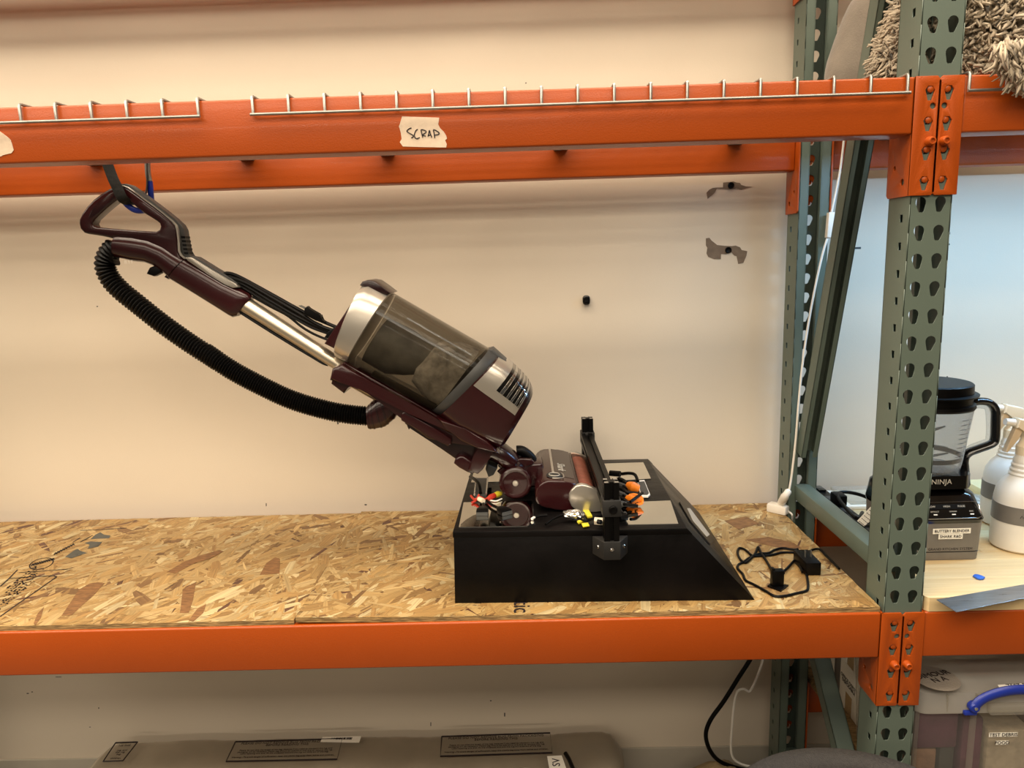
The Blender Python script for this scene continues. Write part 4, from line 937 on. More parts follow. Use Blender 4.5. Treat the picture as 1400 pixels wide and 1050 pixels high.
# ================================================================== TAPE LABELS ON THE UPPER BEAM
kt = lambda pts: z4(pts, 540, 150, 17.5)
tp = thing('masking_tape', at(580, 201, -0.0035), 'torn beige masking tape marked SCRAP on the orange beam', 'tape')
P = W(kt([(170, 160), (600, 175), (1060, 190), (1035, 350), (1080, 440), (1170, 530), (1225, 620), (1245, 690), (1200, 735), (1240, 820), (1225, 905), (700, 895), (190, 880), (115, 775), (160, 700), (140, 560), (110, 440), (92, 395), (120, 330)]), -0.0036)
part('strip', prism(P, -0.0038, -0.0032), 'tape', tp, smooth=0)
strokes = {'s': [(395, 435), (340, 455), (285, 510), (340, 560), (430, 610), (430, 650), (390, 675)], 'c': [(545, 468), (500, 500), (465, 590), (475, 660), (515, 690), (560, 680), (590, 660)], 'r': [(660, 660), (640, 560), (625, 480), (700, 490), (745, 520), (720, 560), (650, 600), (735, 630)],
           'a1': [(790, 640), (810, 550), (822, 495), (850, 580), (878, 660)], 'a2': [(785, 612), (868, 600)], 'p': [(950, 670), (938, 570), (920, 480), (1000, 510), (1060, 565), (1020, 595), (950, 605)]}
for k, P in strokes.items(): part('pen_stroke', tube(catmull(W(kt(P), -0.0042), 4), 0.0010, 6), 'ink', tp)
tp = thing('masking_tape', at(5, 213, -0.0035), 'torn pale masking tape cut off by the left picture edge', 'tape')
kt = lambda pts: z4(pts, 0, 170, 21.0)
part('strip', prism(W(kt([(-900, 60), (-300, 90), (0, 205), (120, 290), (240, 380), (310, 460), (345, 560), (395, 740), (330, 830), (220, 850), (80, 890), (20, 925), (-900, 960)]), -0.0036), -0.0040, -0.0032), 'tape', tp, smooth=0)

# ================================================================== THINGS ON THE WORKTOP
# power strip
t = thing('power_strip', (0.095, 0.40, ZW), 'black power strip lying along the green brace on the worktop', 'power strip')
part('case', bx(0.0645, 0.0975, 0.165, 0.605, ZW+0.0006, ZW+0.036, bev=0.004), 'black', t)
for k in range(7): part('outlet', bx(0.070, 0.092, 0.205+k*0.046, 0.235+k*0.046, ZW+0.0358, ZW+0.0368, bev=0.0004), 'dark_grey', t)
part('switch', bx(0.071, 0.091, 0.550, 0.585, ZW+0.0358, ZW+0.041, bev=0.002), 'black_gloss', t)
pg = part('plugged_plug', bx(0.0665, 0.095, 0.430, 0.472, ZW+0.0368, ZW+0.064, bev=0.004), 'black', t)
zc = lambda pts, Y: W(z4(pts, 1050, 560, 5.25), Y)
P = [Vector((0.09, 0.428, ZW+0.05)), Vector((0.10, 0.36, ZW+0.045))] + [atz(x, y, ZW+0.06) for x, y in z4([(640, 780), (570, 720), (510, 640), (510, 600), (560, 592), (650, 608), (735, 640)], 1050, 560, 5.25)]
part('lead', tube(catmull(P[1:], 6), 0.0045, 8), 'black', t)
tg = part('cord_tag', poly_prism([at(x, y, 0.27) for x, y in z4([(640, 800), (690, 838), (745, 790), (745, 690)], 1050, 560, 5.25)], (0, 1, 0), 0.0006), 'paper', t, smooth=0); ORI[tg] = ORI[t]
b = BM()
for r_ in range(4):
    for k in range(5):
        a_, c2 = at(*z4([(655+r_*12+k*18, 800+r_*10-k*20)], 1050, 560, 5.25)[0], 0.2695), at(*z4([(662+r_*12+k*18, 806+r_*10-k*20)], 1050, 560, 5.25)[0], 0.2695)
        tube([a_, c2], 0.0009, 4, bm=b)
o = part('print_grid', b, 'ink', tg); o['kind'] = 'stuff'
# blender
BXc, BYc = 0.190, 0.265
t = thing('blender', (BXc, BYc, ZW), 'grey and black kitchen blender with a clear jar, behind the post', 'blender')
def rrect(cx, cy, hx, hy, r, n=6):
    P = []
    for sx, sy, a0 in ((1, 1, 0), (-1, 1, 90), (-1, -1, 180), (1, -1, 270)):
        for i in range(n+1):
            a = math.radians(a0+90*i/n); P.append(Vector((cx+sx*(hx-r)+r*math.cos(a), cy+sy*(hy-r)+r*math.sin(a), 0)))
    return P
def stack(levels, n=6):
    """levels: (z, cx, cy, hx, hy, r)"""
    b = BM(); R = []
    for z, cx, cy, hx, hy, r in levels: R.append([b.verts.new((p.x, p.y, z)) for p in rrect(cx, cy, hx, hy, r, n)])
    m_ = len(R[0])
    for A, C in zip(R, R[1:]):
        for j in range(m_): b.faces.new((A[j], A[(j+1) % m_], C[(j+1) % m_], C[j]))
    b.faces.new(R[0][::-1]); b.faces.new(R[-1]); return b
part('foot', stack([(ZW+0.001, BXc, BYc, .086, .094, .02), (ZW+0.019, BXc, BYc, .087, .095, .02)]), 'grey_plastic', t)
part('foot_groove', stack([(ZW+0.019, BXc, BYc, .0855, .0935, .02), (ZW+0.0215, BXc, BYc, .0855, .0935, .02)]), 'black', t)
bs = part('base_body', stack([(ZW+0.0215, BXc, BYc, .087, .095, .02), (1.022, BXc, BYc, .0895, .0975, .022)]), 'grey_plastic', t); ORI[bs] = ORI[t]
cp = part('control_housing', stack([(1.0222, BXc, BYc, .090, .098, .022), (1.030, BXc, BYc, .0915, .0995, .022), (1.075, BXc, BYc+.014, .088, .082, .03), (1.086, BXc, BYc+.018, .078, .070, .03)]), 'black_gloss', t); ORI[cp] = ORI[t]
# sloping panel face
pn0 = Vector((BXc, BYc-0.0995, 1.031)); pn1 = Vector((BXc, BYc+.014-.082, 1.0745)); us = (pn1-pn0).normalized(); ns = XA.cross(us)
def panel_pt(u, v, d=0): return pn0+XA*u+us*v+ns*d
fr_ = [panel_pt(p.x, p.y, 0.0008) for p in rrect(0, 0.0215, .080, .0185, .011)]
part('chrome_frame', tube(fr_+[fr_[0]], 0.0010, 6, caps=False), 'chrome', cp)
part('button_bar', poly_prism([panel_pt(p.x, p.y, 0.0003) for p in rrect(-0.012, 0.030, .062, .0055, .005)], ns, 0.0006), 'black', cp, smooth=0)
for k, s in enumerate(('PUSE', 'LOW', 'HIGH', 'PULSE')):
    part('button_text', text(s, 0.006, panel_pt(-0.055+k*0.032, 0.030, 0.0012), XA, us), 'gold_print', cp, smooth=0)
for k in range(4):
    part('indicator', poly_prism([panel_pt(-0.060+k*0.040+a, 0.012+c, 0.0004) for a, c in ((-.004, -.0012), (.004, -.0012), (.004, .0012), (-.004, .0012))], ns, 0.0005), 'paper', cp, smooth=0)
    part('indicator_text', text(('SMOOTHIE', 'EXTRACT', 'DOUGH', 'DISC')[k], 0.0042, panel_pt(-0.060+k*0.040, 0.0185, 0.0008), XA, us), 'gold_print', cp, smooth=0)
part('deck', stack([(1.086, BXc, BYc+.018, .077, .069, .03), (1.092, BXc, BYc+.018, .072, .064, .03)]), 'grey_plastic', t)
co = part('jar_collar', stack([(1.092, BXc, BYc, .0760, .0720, .03), (1.122, BXc, BYc, .0755, .0715, .03)]), 'black_gloss', t); ORI[co] = ORI[t]
part('lettering', text('NINJA', 0.016, (at(1287, 664, BYc-.0725).x, BYc-.0725, 1.109), XA, ZA, spacing=1.05), 'gold_print', co, smooth=0)
yf = BYc-0.0965
def front_label(px0, py0, px1, py1, s, sz, nm='label_strip'):
    a_, c2 = at(px0, py0, yf), at(px1, py1, yf); zc_ = (a_.z+c2.z)/2; h_ = abs(a_.z-c2.z)/2
    o = part(nm, bx(a_.x, c2.x, yf-0.0026, yf-0.0018, zc_-h_, zc_+h_), 'paper', bs, smooth=0)
    part('label_text', text(s, sz, ((a_.x+c2.x)/2, yf-0.0030, zc_), XA, ZA), 'ink', bs, smooth=0)
front_label(1275, 722.5, 1326, 728.5, 'BUTTERY BLENDER', 0.0088)
front_label(1282.5, 730, 1315, 736, 'SHARK R&D', 0.0088)
part('lettering', text('GRAND KITCHEN SYSTEM', 0.0080, (at(1299.5, 751, yf).x, yf+0.0012, at(1299, 751, yf).z), XA, ZA, spacing=1.05), 'ink', bs, smooth=0)
jar = part('jar', lathe([(0.070, 1.124), (0.074, 1.140), (0.0895, 1.266), (0.0875, 1.266), (0.072, 1.141), (0.066, 1.128), (0, 1.128)], (BXc, BYc, 0), ZA, 40), 'clear', t, 'clear measuring jar'); ORI[jar] = ORI[t]
part('blade_stack', lathe([(0.012, 1.129), (0.012, 1.215), (0.010, 1.225), (0, 1.226)], (BXc, BYc, 0), ZA, 16), 'dark_grey', jar)
for zz_, an, rr in ((1.205, 0.35, .055), (1.175, 1.9, .050), (1.145, 0.1, .055)):
    for k in (0, PI):
        d = Vector((math.cos(an+k), math.sin(an+k), 0)); n = Vector((-d.y, d.x, 0)); c_ = Vector((BXc, BYc, zz_))
        part('blade', poly_prism([c_-n*.008, c_+d*rr-n*.002+ZA*.006, c_+d*(rr+.004)+n*.004+ZA*.006, c_+n*.008], ZA, 0.002), 'dark_grey', jar, smooth=0)
part('residue_band', lathe([(0.0735, 1.148), (0.0745, 1.158), (0.072, 1.158), (0.071, 1.148)], (BXc, BYc, 0), ZA, 40), 'printed_plastic', jar)
b = BM()
for k in range(9):
    z = 1.165+k*0.0105; r_ = 0.0745+(z-1.140)*0.123+0.0006
    for a0, a1 in ((-72, -58), (-54, -50)):
        A = [Vector((BXc+r_*math.cos(math.radians(a)), BYc+r_*math.sin(math.radians(a)), z)) for a in (a0, (a0+a1)/2, a1)]; tube(A, 0.0006, 4, bm=b)
o = part('printed_scale', b, 'ink', jar); o['kind'] = 'stuff'
ld_ = part('jar_lid', lathe([(0.0905, 1.2665), (0.0925, 1.270), (0.0915, 1.277), (0.086, 1.279), (0.086, 1.294), (0.0965, 1.296), (0.0970, 1.299), (0.0865, 1.3015), (0.0860, 1.320), (0.083, 1.3225), (0, 1.3225)], (BXc, BYc, 0), ZA, 44), 'black', t); ORI[ld_] = ORI[t]
part('lid_tab', bx(BXc+.086, BXc+.102, BYc-.016, BYc+.016, 1.272, 1.291, bev=0.003), 'black', ld_)
hw = W([(1322, 551), (1340, 548.5), (1353, 551), (1360.5, 561), (1361, 580), (1360, 600), (1355, 607), (1338, 613.5), (1324, 619), (1318, 628), (1319, 645), (1320, 662)], BYc)
part('jar_handle', tube(catmull(hw, 5), 0.0088, 12, flat=(1.0, 1.5, (0, 0, 1))), 'black_gloss', t)
hw = W([(1328, 556), (1343, 556), (1350, 562), (1350.5, 598), (1344, 604), (1328, 610), (1316, 617)], BYc)
part('handle_liner', tube(catmull(hw, 5), 0.0045, 10), 'clear', t)
# spray bottles
def spray(cx, cy, label, dy):
    t = thing('spray_bottle', (cx, cy, ZW), label, 'spray bottle', 'white spray bottles')
    bo = part('bottle', lathe([(0, .001), (0.050, .001), (0.056, .006), (0.057, .020), (0.0555, .118), (0.052, .140), (0.042, .158), (0.033, .168), (0.0305, .172), (0.0315, .176), (0.0285, .180), (0.0295, .186), (0.0265, .190), (0.0275, .197), (0.0245, .201), (0.0250, .208), (0.0225, .213), (0.0185, .238), (0, .238)], (cx, cy, ZW), ZA, 36), 'white_plastic', t); ORI[bo] = ORI[t]
    part('band_label', lathe([(0.0562, .068), (0.0572, .0682), (0.0570, .108), (0.0556, .108)], (cx, cy, ZW), ZA, 36), 'grey_plastic', bo)
    b = BM()
    for k in range(9):
        a = math.radians(-125+k*9); r_ = 0.0572; z = ZW+0.086+0.003*math.sin(k*2.1)-k*.0006
        tube([Vector((cx+r_*math.cos(a), cy+r_*math.sin(a), z)), Vector((cx+r_*math.cos(a+.05), cy+r_*math.sin(a+.05), z+.006)), Vector((cx+r_*math.cos(a+.1), cy+r_*math.sin(a+.1), z+.001))], 0.0006, 4, bm=b)
    o = part('scribble', b, 'ink', bo); o['kind'] = 'stuff'
    part('collar', lathe([(0.020, .214), (0.0215, .216), (0.0215, .240), (0.017, .246), (0.012, .262), (0, .262)], (cx, cy, ZW), ZA, 24), 'cream_plastic', t)
    zt_ = ZW+.258
    P = [Vector((cx+.030, 0, zt_)), Vector((cx+.034, 0, zt_+.022)), Vector((cx+.010, 0, zt_+.038)), Vector((cx-.030, 0, zt_+.047)), Vector((cx-.034, 0, zt_+.026)), Vector((cx-.012, 0, zt_+.018)), Vector((cx-.012, 0, zt_))]
    part('spray_head', prism(P, cy-.012, cy+.012, .003), 'cream_plastic', t)
    part('nozzle', cyl((cx-.034, cy, zt_+.036), (cx-.054, cy, zt_+.039), .0085, .0075, 14), 'white_plastic', t)
    part('trigger', prism([Vector((cx-.014, 0, zt_+.022)), Vector((cx-.032, 0, zt_+.028)), Vector((cx-.043, 0, zt_-.006)), Vector((cx-.052, 0, zt_-.030)), Vector((cx-.046, 0, zt_-.031)), Vector((cx-.026, 0, zt_-.002))], cy-.007, cy+.007, .002), 'tan_plastic', t)
    return t
spray(0.402, 0.238, 'white spray bottle with a grey band, right of the blender', 0)
spray(0.470, 0.385, 'white spray bottle standing behind the one with the grey band in front', 0)
single('memo_pad', bx(0.515, 0.72, 0.545, 0.64, ZW+0.0005, ZW+0.030, bev=0.001), 'pale_yellow', 'pale yellow pad of paper behind the blender handle', 'pad')
b = lathe([(0.048, 0.0008), (0.050, 0.003), (0.0485, 0.018), (0.045, 0.022), (0, 0.023)], (0.455, 0.515, ZW), ZA, 28); single('clear_lid', b, 'clear', 'clear plastic lid lying right of the blender base', 'lid')
single('paper_stack', bx(0.125, 0.50, 0.50, 0.635, ZW+0.0005, ZW+0.010, bev=0.001), 'paper', 'white paper sheets at the back of the worktop beside the power strip', 'paper')
single('plastic_sheet', bx(0.14, 0.49, 0.51, 0.642, ZW+0.0105, ZW+0.020, bev=0.003), 'frosted', 'clear plastic sheet on top of the white paper', 'sheet')
zr = ZW+0.0012
P = [atz(1280, 820.3, zr), atz(1307.5, 837.5, zr), atz(1400, 818.5, zr), atz(1400, 799.5, zr)]
d1, d2 = P[3]-P[0], P[2]-P[1]
b = poly_prism([P[0], P[1], P[1]+d2*1.7, P[0]+d1*1.7], ZA, 0.0012, 0.0003)
single('steel_blade', b, 'steel', 'long bare steel straightedge overhanging the worktop front', 'straightedge', smooth=0)
P = [atz(x, y, ZW+0.0006) for x, y in z4([(745, 175), (770, 158), (815, 162), (860, 182), (903, 195), (880, 215), (835, 218), (795, 208)], 1250, 770, 1400/150)]
single('blue_chip', poly_prism(P, ZA, 0.004, 0.001), 'blue_bright', 'tiny blue plastic chip on the pale worktop', 'chip')

# ================================================================== TOP RIGHT: SHAG RUG AND FELT CUSHION
RC, RR = Vector((0.47, 0.165, 1.940)), Vector((0.475, 0.205, 0.36))
t = thing('shag_rug', (RC.x, RC.y, 1.927), 'bunched beige shag rug on the upper wire deck', 'rug')
def rug_surf(th, ph):
    d = Vector((math.cos(ph)*math.cos(th), math.cos(ph)*math.sin(th), math.sin(ph)))
    p = Vector((RC.x+RR.x*d.x, RC.y+RR.y*d.y, RC.z+RR.z*max(d.z, -0.03)))
    k = noise.noise(p*6)*0.035+noise.noise(p*13)*0.014
    n = Vector((d.x/RR.x, d.y/RR.y, d.z/RR.z)).normalized()
    return p+n*k, n
b = BM(); R = []
for i in range(15):
    ph = -0.06+(PI/2+0.06)*i/14
    R.append([b.verts.new(rug_surf(2*PI*j/48, ph)[0]) for j in range(48)])
for A, C in zip(R, R[1:]):
    for j in range(48): b.faces.new((A[j], A[(j+1) % 48], C[(j+1) % 48], C[j]))
b.faces.new(R[0][::-1])
bmesh.ops.remove_doubles(b, verts=b.verts[:], dist=1e-5)
for v in b.verts: v.co.z = max(v.co.z, 1.9285)
part('backing', b, 'shag', t)
V, F = [], []; rnd = random.Random(4)
for i in range(24000):
    th, ph = rnd.uniform(0, 2*PI), math.asin(rnd.uniform(-0.03, 1.0))
    if rnd.random() < 0.5: th = rnd.uniform(PI*0.85, PI*1.75)
    p, n = rug_surf(th, ph); 
    if p.x > 0.62 or (p.y > 0.3 and rnd.random() < .8): continue
    p.z = max(p.z, 1.9295)
    Ln = rnd.uniform(.018, .040); d = (n+Vector((rnd.gauss(0, .75), rnd.gauss(0, .75), rnd.gauss(-.2, .6)))).normalized()
    e = (d*.5+Vector((rnd.gauss(0, .8), rnd.gauss(0, .8), rnd.gauss(-.6, .5)))).normalized()
    pts = [p, p+d*Ln*.5, p+d*Ln*.5+e*Ln*.5]
    if pts[2].y > -0.004 and pts[2].y < .06 and pts[2].z < 1.926: pts[2].z = 1.926
    r0 = rnd.uniform(.0028, .0046); u = d.orthogonal().normalized(); v = d.cross(u); k = len(V)
    for q_, rr in zip(pts, (r0, r0*1.05, r0*.55)):
        for a in (0, 2.094, 4.189): V.append(q_+u*(rr*math.cos(a))+v*(rr*math.sin(a)))
    for s in (0, 3):
        for a in range(3): F.append((k+s+a, k+s+(a+1) % 3, k+s+3+(a+1) % 3, k+s+3+a))
    F.append((k+6, k+7, k+8))
for i in range(3000):
    x = rnd.uniform(.09, .62); hang = (.046+.014*noise.noise(Vector((x*25, 3.1, 0))))*min(1, max(0, (x-.088)/.045))
    if hang < .006: continue
    p = Vector((x, rnd.uniform(-.052, -.016), rnd.uniform(1.945-hang, 1.965))); d = Vector((rnd.gauss(0, .45), rnd.gauss(-.25, .4), -1)).normalized()
    e = Vector((rnd.gauss(0, .6), rnd.gauss(-.1, .4), -.8)).normalized(); Ln = rnd.uniform(.018, .034); pts = [p, p+d*Ln*.5, p+d*Ln*.5+e*Ln*.5]
    for q_ in pts: q_.y = min(q_.y, -.0205)
    r0 = rnd.uniform(.0028, .0046); u = d.orthogonal().normalized(); v = d.cross(u); k = len(V)
    for q_, rr in zip(pts, (r0, r0*1.05, r0*.55)):
        for a in (0, 2.094, 4.189): V.append(q_+u*(rr*math.cos(a))+v*(rr*math.sin(a)))
    for s in (0, 3):
        for a in range(3): F.append((k+s+a, k+s+(a+1) % 3, k+s+3+(a+1) % 3, k+s+3+a))
    F.append((k+6, k+7, k+8))
me = bpy.data.meshes.new('yarn_pile'); me.from_pydata([tuple(v-ORI[t]) for v in V], [], F); me.materials.append(MATS['shag'])
for p in me.polygons: p.use_smooth = True
o = bpy.data.objects.new('yarn_pile', me); COL.objects.link(o); o.parent = t; o['kind'] = 'stuff'
b = BM(); bmesh.ops.create_uvsphere(b, u_segments=48, v_segments=28, radius=1.0)
for v in b.verts:
    c_ = v.co.copy(); f = lambda a, n_: math.copysign(abs(a)**n_, a)
    v.co = Vector((0.265+0.275*f(c_.x, .62), 0.447+0.075*f(c_.y, .8), 2.105+0.176*f(c_.z, .62))) + Vector((0, 0, 0.006*noise.noise(c_*3)))
    v.co.x += (v.co.z-1.93)*0.34-0.03
single('felt_cushion', b, 'felt', 'smooth grey felt cushion behind the shag rug near the wall', 'cushion')

# ================================================================== BOTTOM RIGHT: TOTE AND PACKS
TZ = 0.4155
t = thing('storage_tote', (0.30, 0.16, TZ), 'clear plastic storage tote labelled TEST DEBRIS FOOD', 'tote')
b = stack([(TZ, .305, .163, .225, .135, .02), (.668, .305, .163, .238, .143, .02)])
part('body', b, 'frosted', t)
for px in (1329,):
    a_ = at(px, 1000, 0.018); part('corner_rib', bx(a_.x-.0055, a_.x+.0055, .0155, .022, .44, .668, bev=.001), 'frosted', t)
    part('corner_rib', bx(.0705, .0800, .021, .030, .44, .668, bev=.001), 'frosted', t)
ld_ = part('lid', stack([(.6685, .305, .160, .2400, .1480, .028), (.674, .305, .160, .2410, .1490, .028), (.694, .305, .160, .2370, .1450, .026), (.712, .305, .160, .2340, .1420, .026), (.7125, .305, .160, .224, .132, .024), (.7260, .305, .172, .205, .112, .02)]), 'frosted_lid', t); ORI[ld_] = ORI[t]
for px in (1295, 1335): a_ = at(px, 955, .014); part('lid_rib', bx(a_.x-.001, a_.x+.001, .0105, .0180, .674, .711), 'frosted', ld_)
hw = W([(1332, 966), (1340, 958), (1352, 951.5), (1370, 946), (1392, 943), (1420, 944), (1450, 952), (1462, 962)], 0.004)
hd_ = part('handle', tube(catmull(hw, 6), 0.0085, 12, flat=(1.25, .8, (0, 0, 1))), 'blue', t, 'blue clip handle'); ORI[hd_] = ORI[t]
a_ = hw[0]; part('pivot', lathe([(0.011, 0), (.011, .010), (.0085, .013), (0, .013)], (a_.x, .011, a_.z-.001), (0, -1, 0), 20), 'blue', hd_)
part('pivot_pin', lathe([(0.0035, 0), (.0035, .0015), (0, .002)], (a_.x, -.0022, a_.z-.001), (0, -1, 0), 14), 'foil', hd_)
part('hook', bx(a_.x-.018, a_.x+.008, .004, .013, a_.z-.021, a_.z-.012, bev=.002), 'blue', hd_)
part('grip_shelf', bx(at(1352, 970, .005).x, at(1460, 970, .005).x, -.002, .014, .6715, .692, bev=.003), 'frosted', t)
def tote_label(px0, py0, px1, py1, s, Y, sz, par):
    a_, c2 = at(px0, py0, Y), at(px1, py1, Y)
    part('label_strip', bx(a_.x, c2.x, Y, Y+.0006, min(a_.z, c2.z), max(a_.z, c2.z)), 'paper', par, smooth=0)
    part('label_text', text(s, sz, ((a_.x+c2.x)/2, Y-.0005, (a_.z+c2.z)/2), XA, ZA), 'ink', par, smooth=0)
tote_label(1352.5, 1002, 1391, 1007, 'TEST DEBRIS', 0.0172, .0105, t)
tote_label(1361.5, 1013, 1378.5, 1018, 'FOOD', 0.0172, .0105, t)
P = [atz(1364, 936.5, .7268), atz(1367, 941.5, .7268), atz(1440, 937, .7268), atz(1436, 932, .7268)]
P = [Vector((p.x, p.y, .7268)) for p in P]
part('label_strip', poly_prism(P, ZA, .0005), 'paper', ld_, smooth=0)
part('label_text', text('TEST DEBRIS', 0.014, sum(P, Vector())/4+Vector((0, 0, .0010)), P[2]-P[1], P[0]-P[1]), 'ink', ld_, smooth=0)
P = [Vector((at(1281, y_, .0).x, 0, 0)) for y_ in (900,)]
# contents
for (x0_, x1_, y0_, y1_, z0_, z1_, m_, nm) in ((.085, .178, .045, .12, .575, .650, 'purple', 'purple_pack'), (.09, .14, .05, .13, .43, .56, 'jar_food', 'snack_bag'), (.145, .178, .05, .12, .43, .575, 'dark_grey', 'grey_carton'), (.19, .235, .05, .13, .43, .63, 'purple', 'cookie_box'), (.245, .34, .05, .16, .43, .60, 'rug_inner', 'food_tub'), (.36, .50, .05, .2, .43, .62, 'jar_food', 'brown_box')):
    part(nm, bx(x0_, x1_, y0_, y1_, z0_-.012, z1_, bev=.006), m_, t)
c_ = atz(1283, 934, .7268)
part('round_label', lathe([(.046, 0), (.046, .0006), (0, .0006)], (c_.x+.004, c_.y+.018, .7266), ZA, 32), 'felt', ld_)
part('marker_text', text('DIMOUR\nN A', 0.021, (c_.x+.006, c_.y+.020, .7280), Vector((1, .25, 0)), YA, line=.9), 'ink', ld_, smooth=0)
P = [atz(x, y, .7175) for x, y in ((1301, 899), (1363, 897.5), (1372, 922), (1320, 924))]
part('snack_wrapper', poly_prism(P, ZA, .0008), 'jar_food', ld_, smooth=0)
P = [atz(x, y, .7190) for x, y in ((1299, 897), (1362, 895.5), (1364, 899.5), (1302, 901.5))]
part('label_strip', poly_prism(P, ZA, .0004), 'paper', ld_, smooth=0)
pk = thing('envelope_pack', (.25, .45, TZ), 'white packs with an OFFICE DEPOT label behind the front post', 'paper pack')
x = .1
for k in range(5):
    part('pack', bx(.1015, .40, .33+k*.036, .364+k*.036, TZ+.0005, .600-.004*(k % 3), bev=.002), ('paper', 'card', 'paper', 'grey_plastic', 'paper')[k], pk)
part('label', bx(.1002, .1013, .332, .43, .472, .549), 'paper', pk, smooth=0)
part('label_text', text('OFFICE DEPOT\nDISPOSABLE', .0138, (.0998, .381, .500), (0, -1, 0), ZA, line=.8), 'ink', pk, smooth=0)

# ================================================================== FLOOR LEVEL
# round black bin in the foreground
bc = Vector((-0.165, -0.305, 0))
t = thing('round_bin', bc, 'dark grey round bin with a pebbled top at the bottom picture edge', 'bin')
part('body', lathe([(0, .001), (.19, .001), (.20, .02), (.232, .60), (.232, .625)], bc, ZA, 64), 'dark_grey', t)
ldb = part('lid', lathe([(.236, .622), (.246, .628), (.251, .638), (.250, .646), (.244, .651), (.234, .6515), (.222, .648), (.214, .643), (.205, .642), (.19, .6425), (0, .644)], bc, ZA, 96), 'grit', t, 'pebbled lid with a rounded rim')
# wrapped rug against the wall
def wrapped(x0, x1, cy, hy, zt, label, mtl, seed, nm):
    t = thing(nm, ((x0+x1)/2, cy, 0), label, 'rug')
    for name, grow, m_ in (('rolled_rug', -.006, 'rug_inner'), ('plastic_sleeve', 0, mtl)):
        b = BM(); R = []; n = 60; sg = 40
        for i in range(n+1):
            u = i/n; x = x0+(x1-x0)*u; e = min(1, (min(u, 1-u)*n/2.2)**.5+.25) if i not in (0, n) else .55
            row = []
            for j in range(sg):
                a = 2*PI*j/sg; c_, s2 = math.cos(a), math.sin(a)
                y = cy+(hy*e+grow)*math.copysign(abs(c_)**.5, c_); z = zt/2+(zt/2*(.5+.5*e)+grow)*math.copysign(abs(s2)**.42, s2)
                k = noise.noise(Vector((x*7+seed, y*9, z*9)))*.006+noise.noise(Vector((x*26+seed, y*30, z*30)))*.0022
                if z < .02: k = 0
                row.append(b.verts.new((x, y+k*.5, max(z+(k if s2 > 0 else 0), .001))))
            R.append(row)
        for A, C in zip(R, R[1:]):
            for j in range(sg): b.faces.new((A[j], A[(j+1) % sg], C[(j+1) % sg], C[j]))
        b.faces.new(R[0][::-1]); b.faces.new(R[-1]); part(name, b, m_, t, smooth=60)
    return t
rg1 = wrapped(-2.03, -.47, .545, .095, .212, 'plastic wrapped rug with printed warning panels along the wall', 'wrap', 1.0, 'wrapped_rug')
WARN = 'PLEASE DO NOT REMOVE RUG FROM PACKAGING\nBEFORE READING THIS'
BODY = 'Please do not slice the length of the bag, because if you need to transport the rug, and\npackaging will be necessary. Plastic bag should be opened at one end to remove the rug.\nUpon opening one end, lift the uncapped end and the rug will slide out of the bag.\n\nWarning - To avoid danger of suffocation, keep this plastic bag away from babies and children.'
def warn_panel(q, title=WARN, body=BODY, k=None):
    Z_ = .2235
    P = [Vector((atz(x, y, Z_).x, atz(x, y, Z_).y, Z_)) for x, y in q]    # tl, tr, br, bl
    pn = part('printed_border', tube(P+[P[0]], 0.0022, 4, caps=False, flat=(1, .15, (0, 0, 1)) if 0 else None), 'ink', rg1, smooth=0)
    r_ = (P[1]-P[0]); wdt = r_.length; u_ = P[0]-P[3]; c_ = (P[0]+P[1])/2
    up_ = u_.normalized(); hgt = u_.length
    part('printed_title', text(title, wdt*k if k else wdt/26, c_-u_*.17, r_, u_, line=.8), 'ink', rg1, smooth=0)
    if body: part('printed_text', text(body, wdt*k if k else wdt/41, c_-u_*.64, r_, u_, line=.95), 'ink', rg1, smooth=0)
warn_panel([(322, 1014), (468, 1010), (461, 1038), (309, 1041)])
warn_panel([(604, 1007), (752, 1002), (755, 1029), (602, 1034)])
warn_panel([(158, 1015.5), (188, 1014.5), (168, 1040), (141, 1041)], 'NG THIS', 'rug, and\nthe rug.\nbag.\n\nchildren.', .14)
Z_ = .2240; P = [Vector((atz(x, y, Z_).x, atz(x, y, Z_).y, Z_)) for x, y in ((441, 1008), (494, 1006.5), (491, 1015.5), (438, 1014.5))]
part('barcode_label', poly_prism(P, ZA, .0006), 'paper', rg1, smooth=0)
b = BM(); rnd = random.Random(2)
for k in range(22):
    f0 = .25+.55*k/22; A = P[0].lerp(P[1], f0).lerp(P[3].lerp(P[2], f0), .2); C = P[0].lerp(P[1], f0).lerp(P[3].lerp(P[2], f0), .55)
    w_ = rnd.choice((.0012, .002, .0028)); b.faces.new([b.verts.new(v+Vector((0, 0, .0012))) for v in (A-XA*w_/2, A+XA*w_/2, C+XA*w_/2, C-XA*w_/2)])
o = part('barcode', b, 'ink', rg1, smooth=0); o['kind'] = 'stuff'
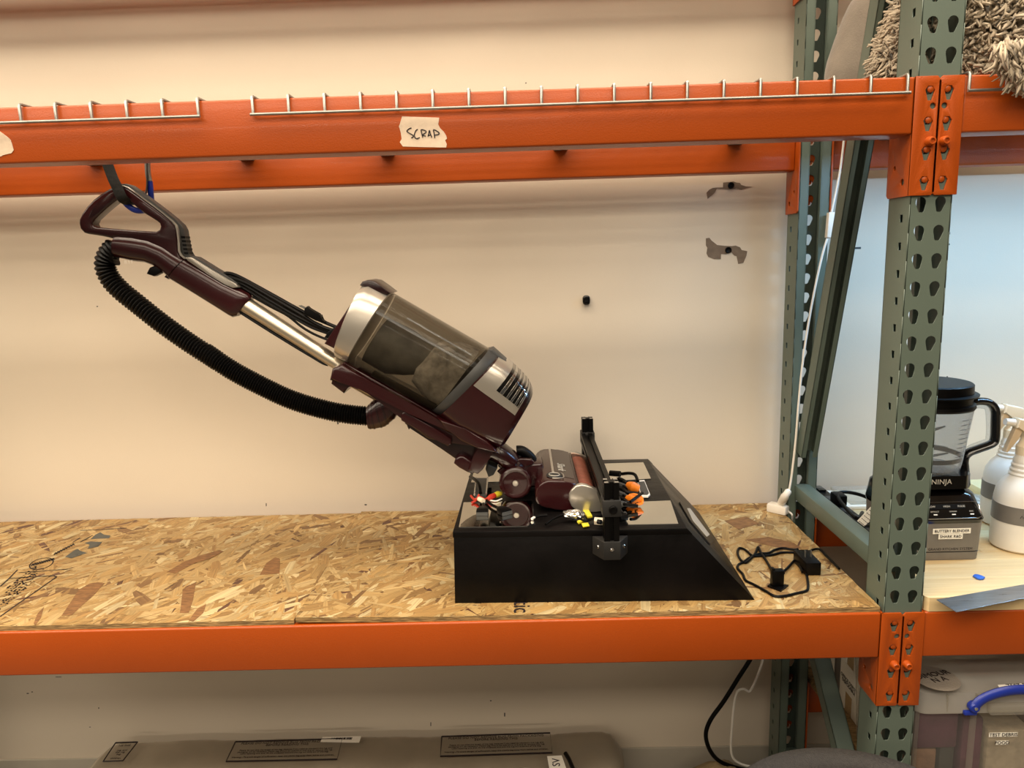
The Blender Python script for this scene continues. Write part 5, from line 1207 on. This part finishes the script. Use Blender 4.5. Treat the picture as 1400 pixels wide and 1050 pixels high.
rg2 = wrapped(-1.22, -.56, .325, .105, .262, 'shorter wrapped rug roll lying in front of the long one', 'wrap', 5.0, 'rolled_rug_pack')
Z_ = .272; P = [Vector((atz(x, y, Z_).x, atz(x, y, Z_).y, Z_)) for x, y in ((748, 1034), (768, 1033), (776, 1056), (752, 1057))]
part('paper_label', poly_prism(P, ZA, .0006), 'paper', rg2, smooth=0)
part('label_text', text('SV', .030, (P[0]+P[1]+P[2]+P[3])/4+Vector((0, .006, .0012)), (0, 1, 0), (-1, 0, 0)), 'ink', rg2, smooth=0)
P = [Vector((atz(x, y, .274).x, atz(x, y, .274).y, .274)) for x, y in ((773, 1030), (778, 1038), (783, 1050), (786, 1062))]
part('black_strap', tube(P, .006, 8), 'black', rg2)
# tan shag heap beside the rear post
b = BM(); R = []
for i in range(25):
    row = []
    for j in range(17):
        u, v = i/24, j/16; x = -.335+.29*u; y = .30+.32*v
        z = (.10+.19*u)*math.sin(PI*min(1, max(0, u*1.15+.10)))**.35*math.sin(PI*(.06+.88*v))**.5 + noise.noise(Vector((x*30, y*30, 1)))*.010
        row.append(b.verts.new((x, y, max(.002, z))))
    R.append(row)
for A, C in zip(R, R[1:]):
    for j in range(16): b.faces.new((A[j], A[j+1], C[j+1], C[j]))
ed = [e for e in b.edges if e.is_boundary]
r_ = bmesh.ops.extrude_edge_only(b, edges=ed)
for g in r_['geom']:
    if isinstance(g, bmesh.types.BMVert): g.co.z = .001
single('tan_rug', b, 'shag_tan', 'tan shaggy rug heaped at the foot of the rear post', 'rug', smooth=60)
single('hanging_cable', tube(catmull(W([(1030, 893), (1023, 906), (1010, 926), (990, 958), (971, 985), (965, 1006), (972, 1028), (988, 1043), (1020, 1053), (1060, 1058)], .50), 6), .0060, 10), 'black', 'thick black cable hanging below the shelf near the rear post', 'cable')
single('hanging_wire', tube(catmull(W([(1044, 893), (1042, 905), (1034, 928), (1025, 945), (1016, 942), (1006, 950), (1001, 990), (1000, 1030), (1012, 1044), (1035, 1049), (1060, 1052)], .515), 6), .0034, 8), 'white_plastic', 'thin white wire hanging beside the thick black cable', 'wire')
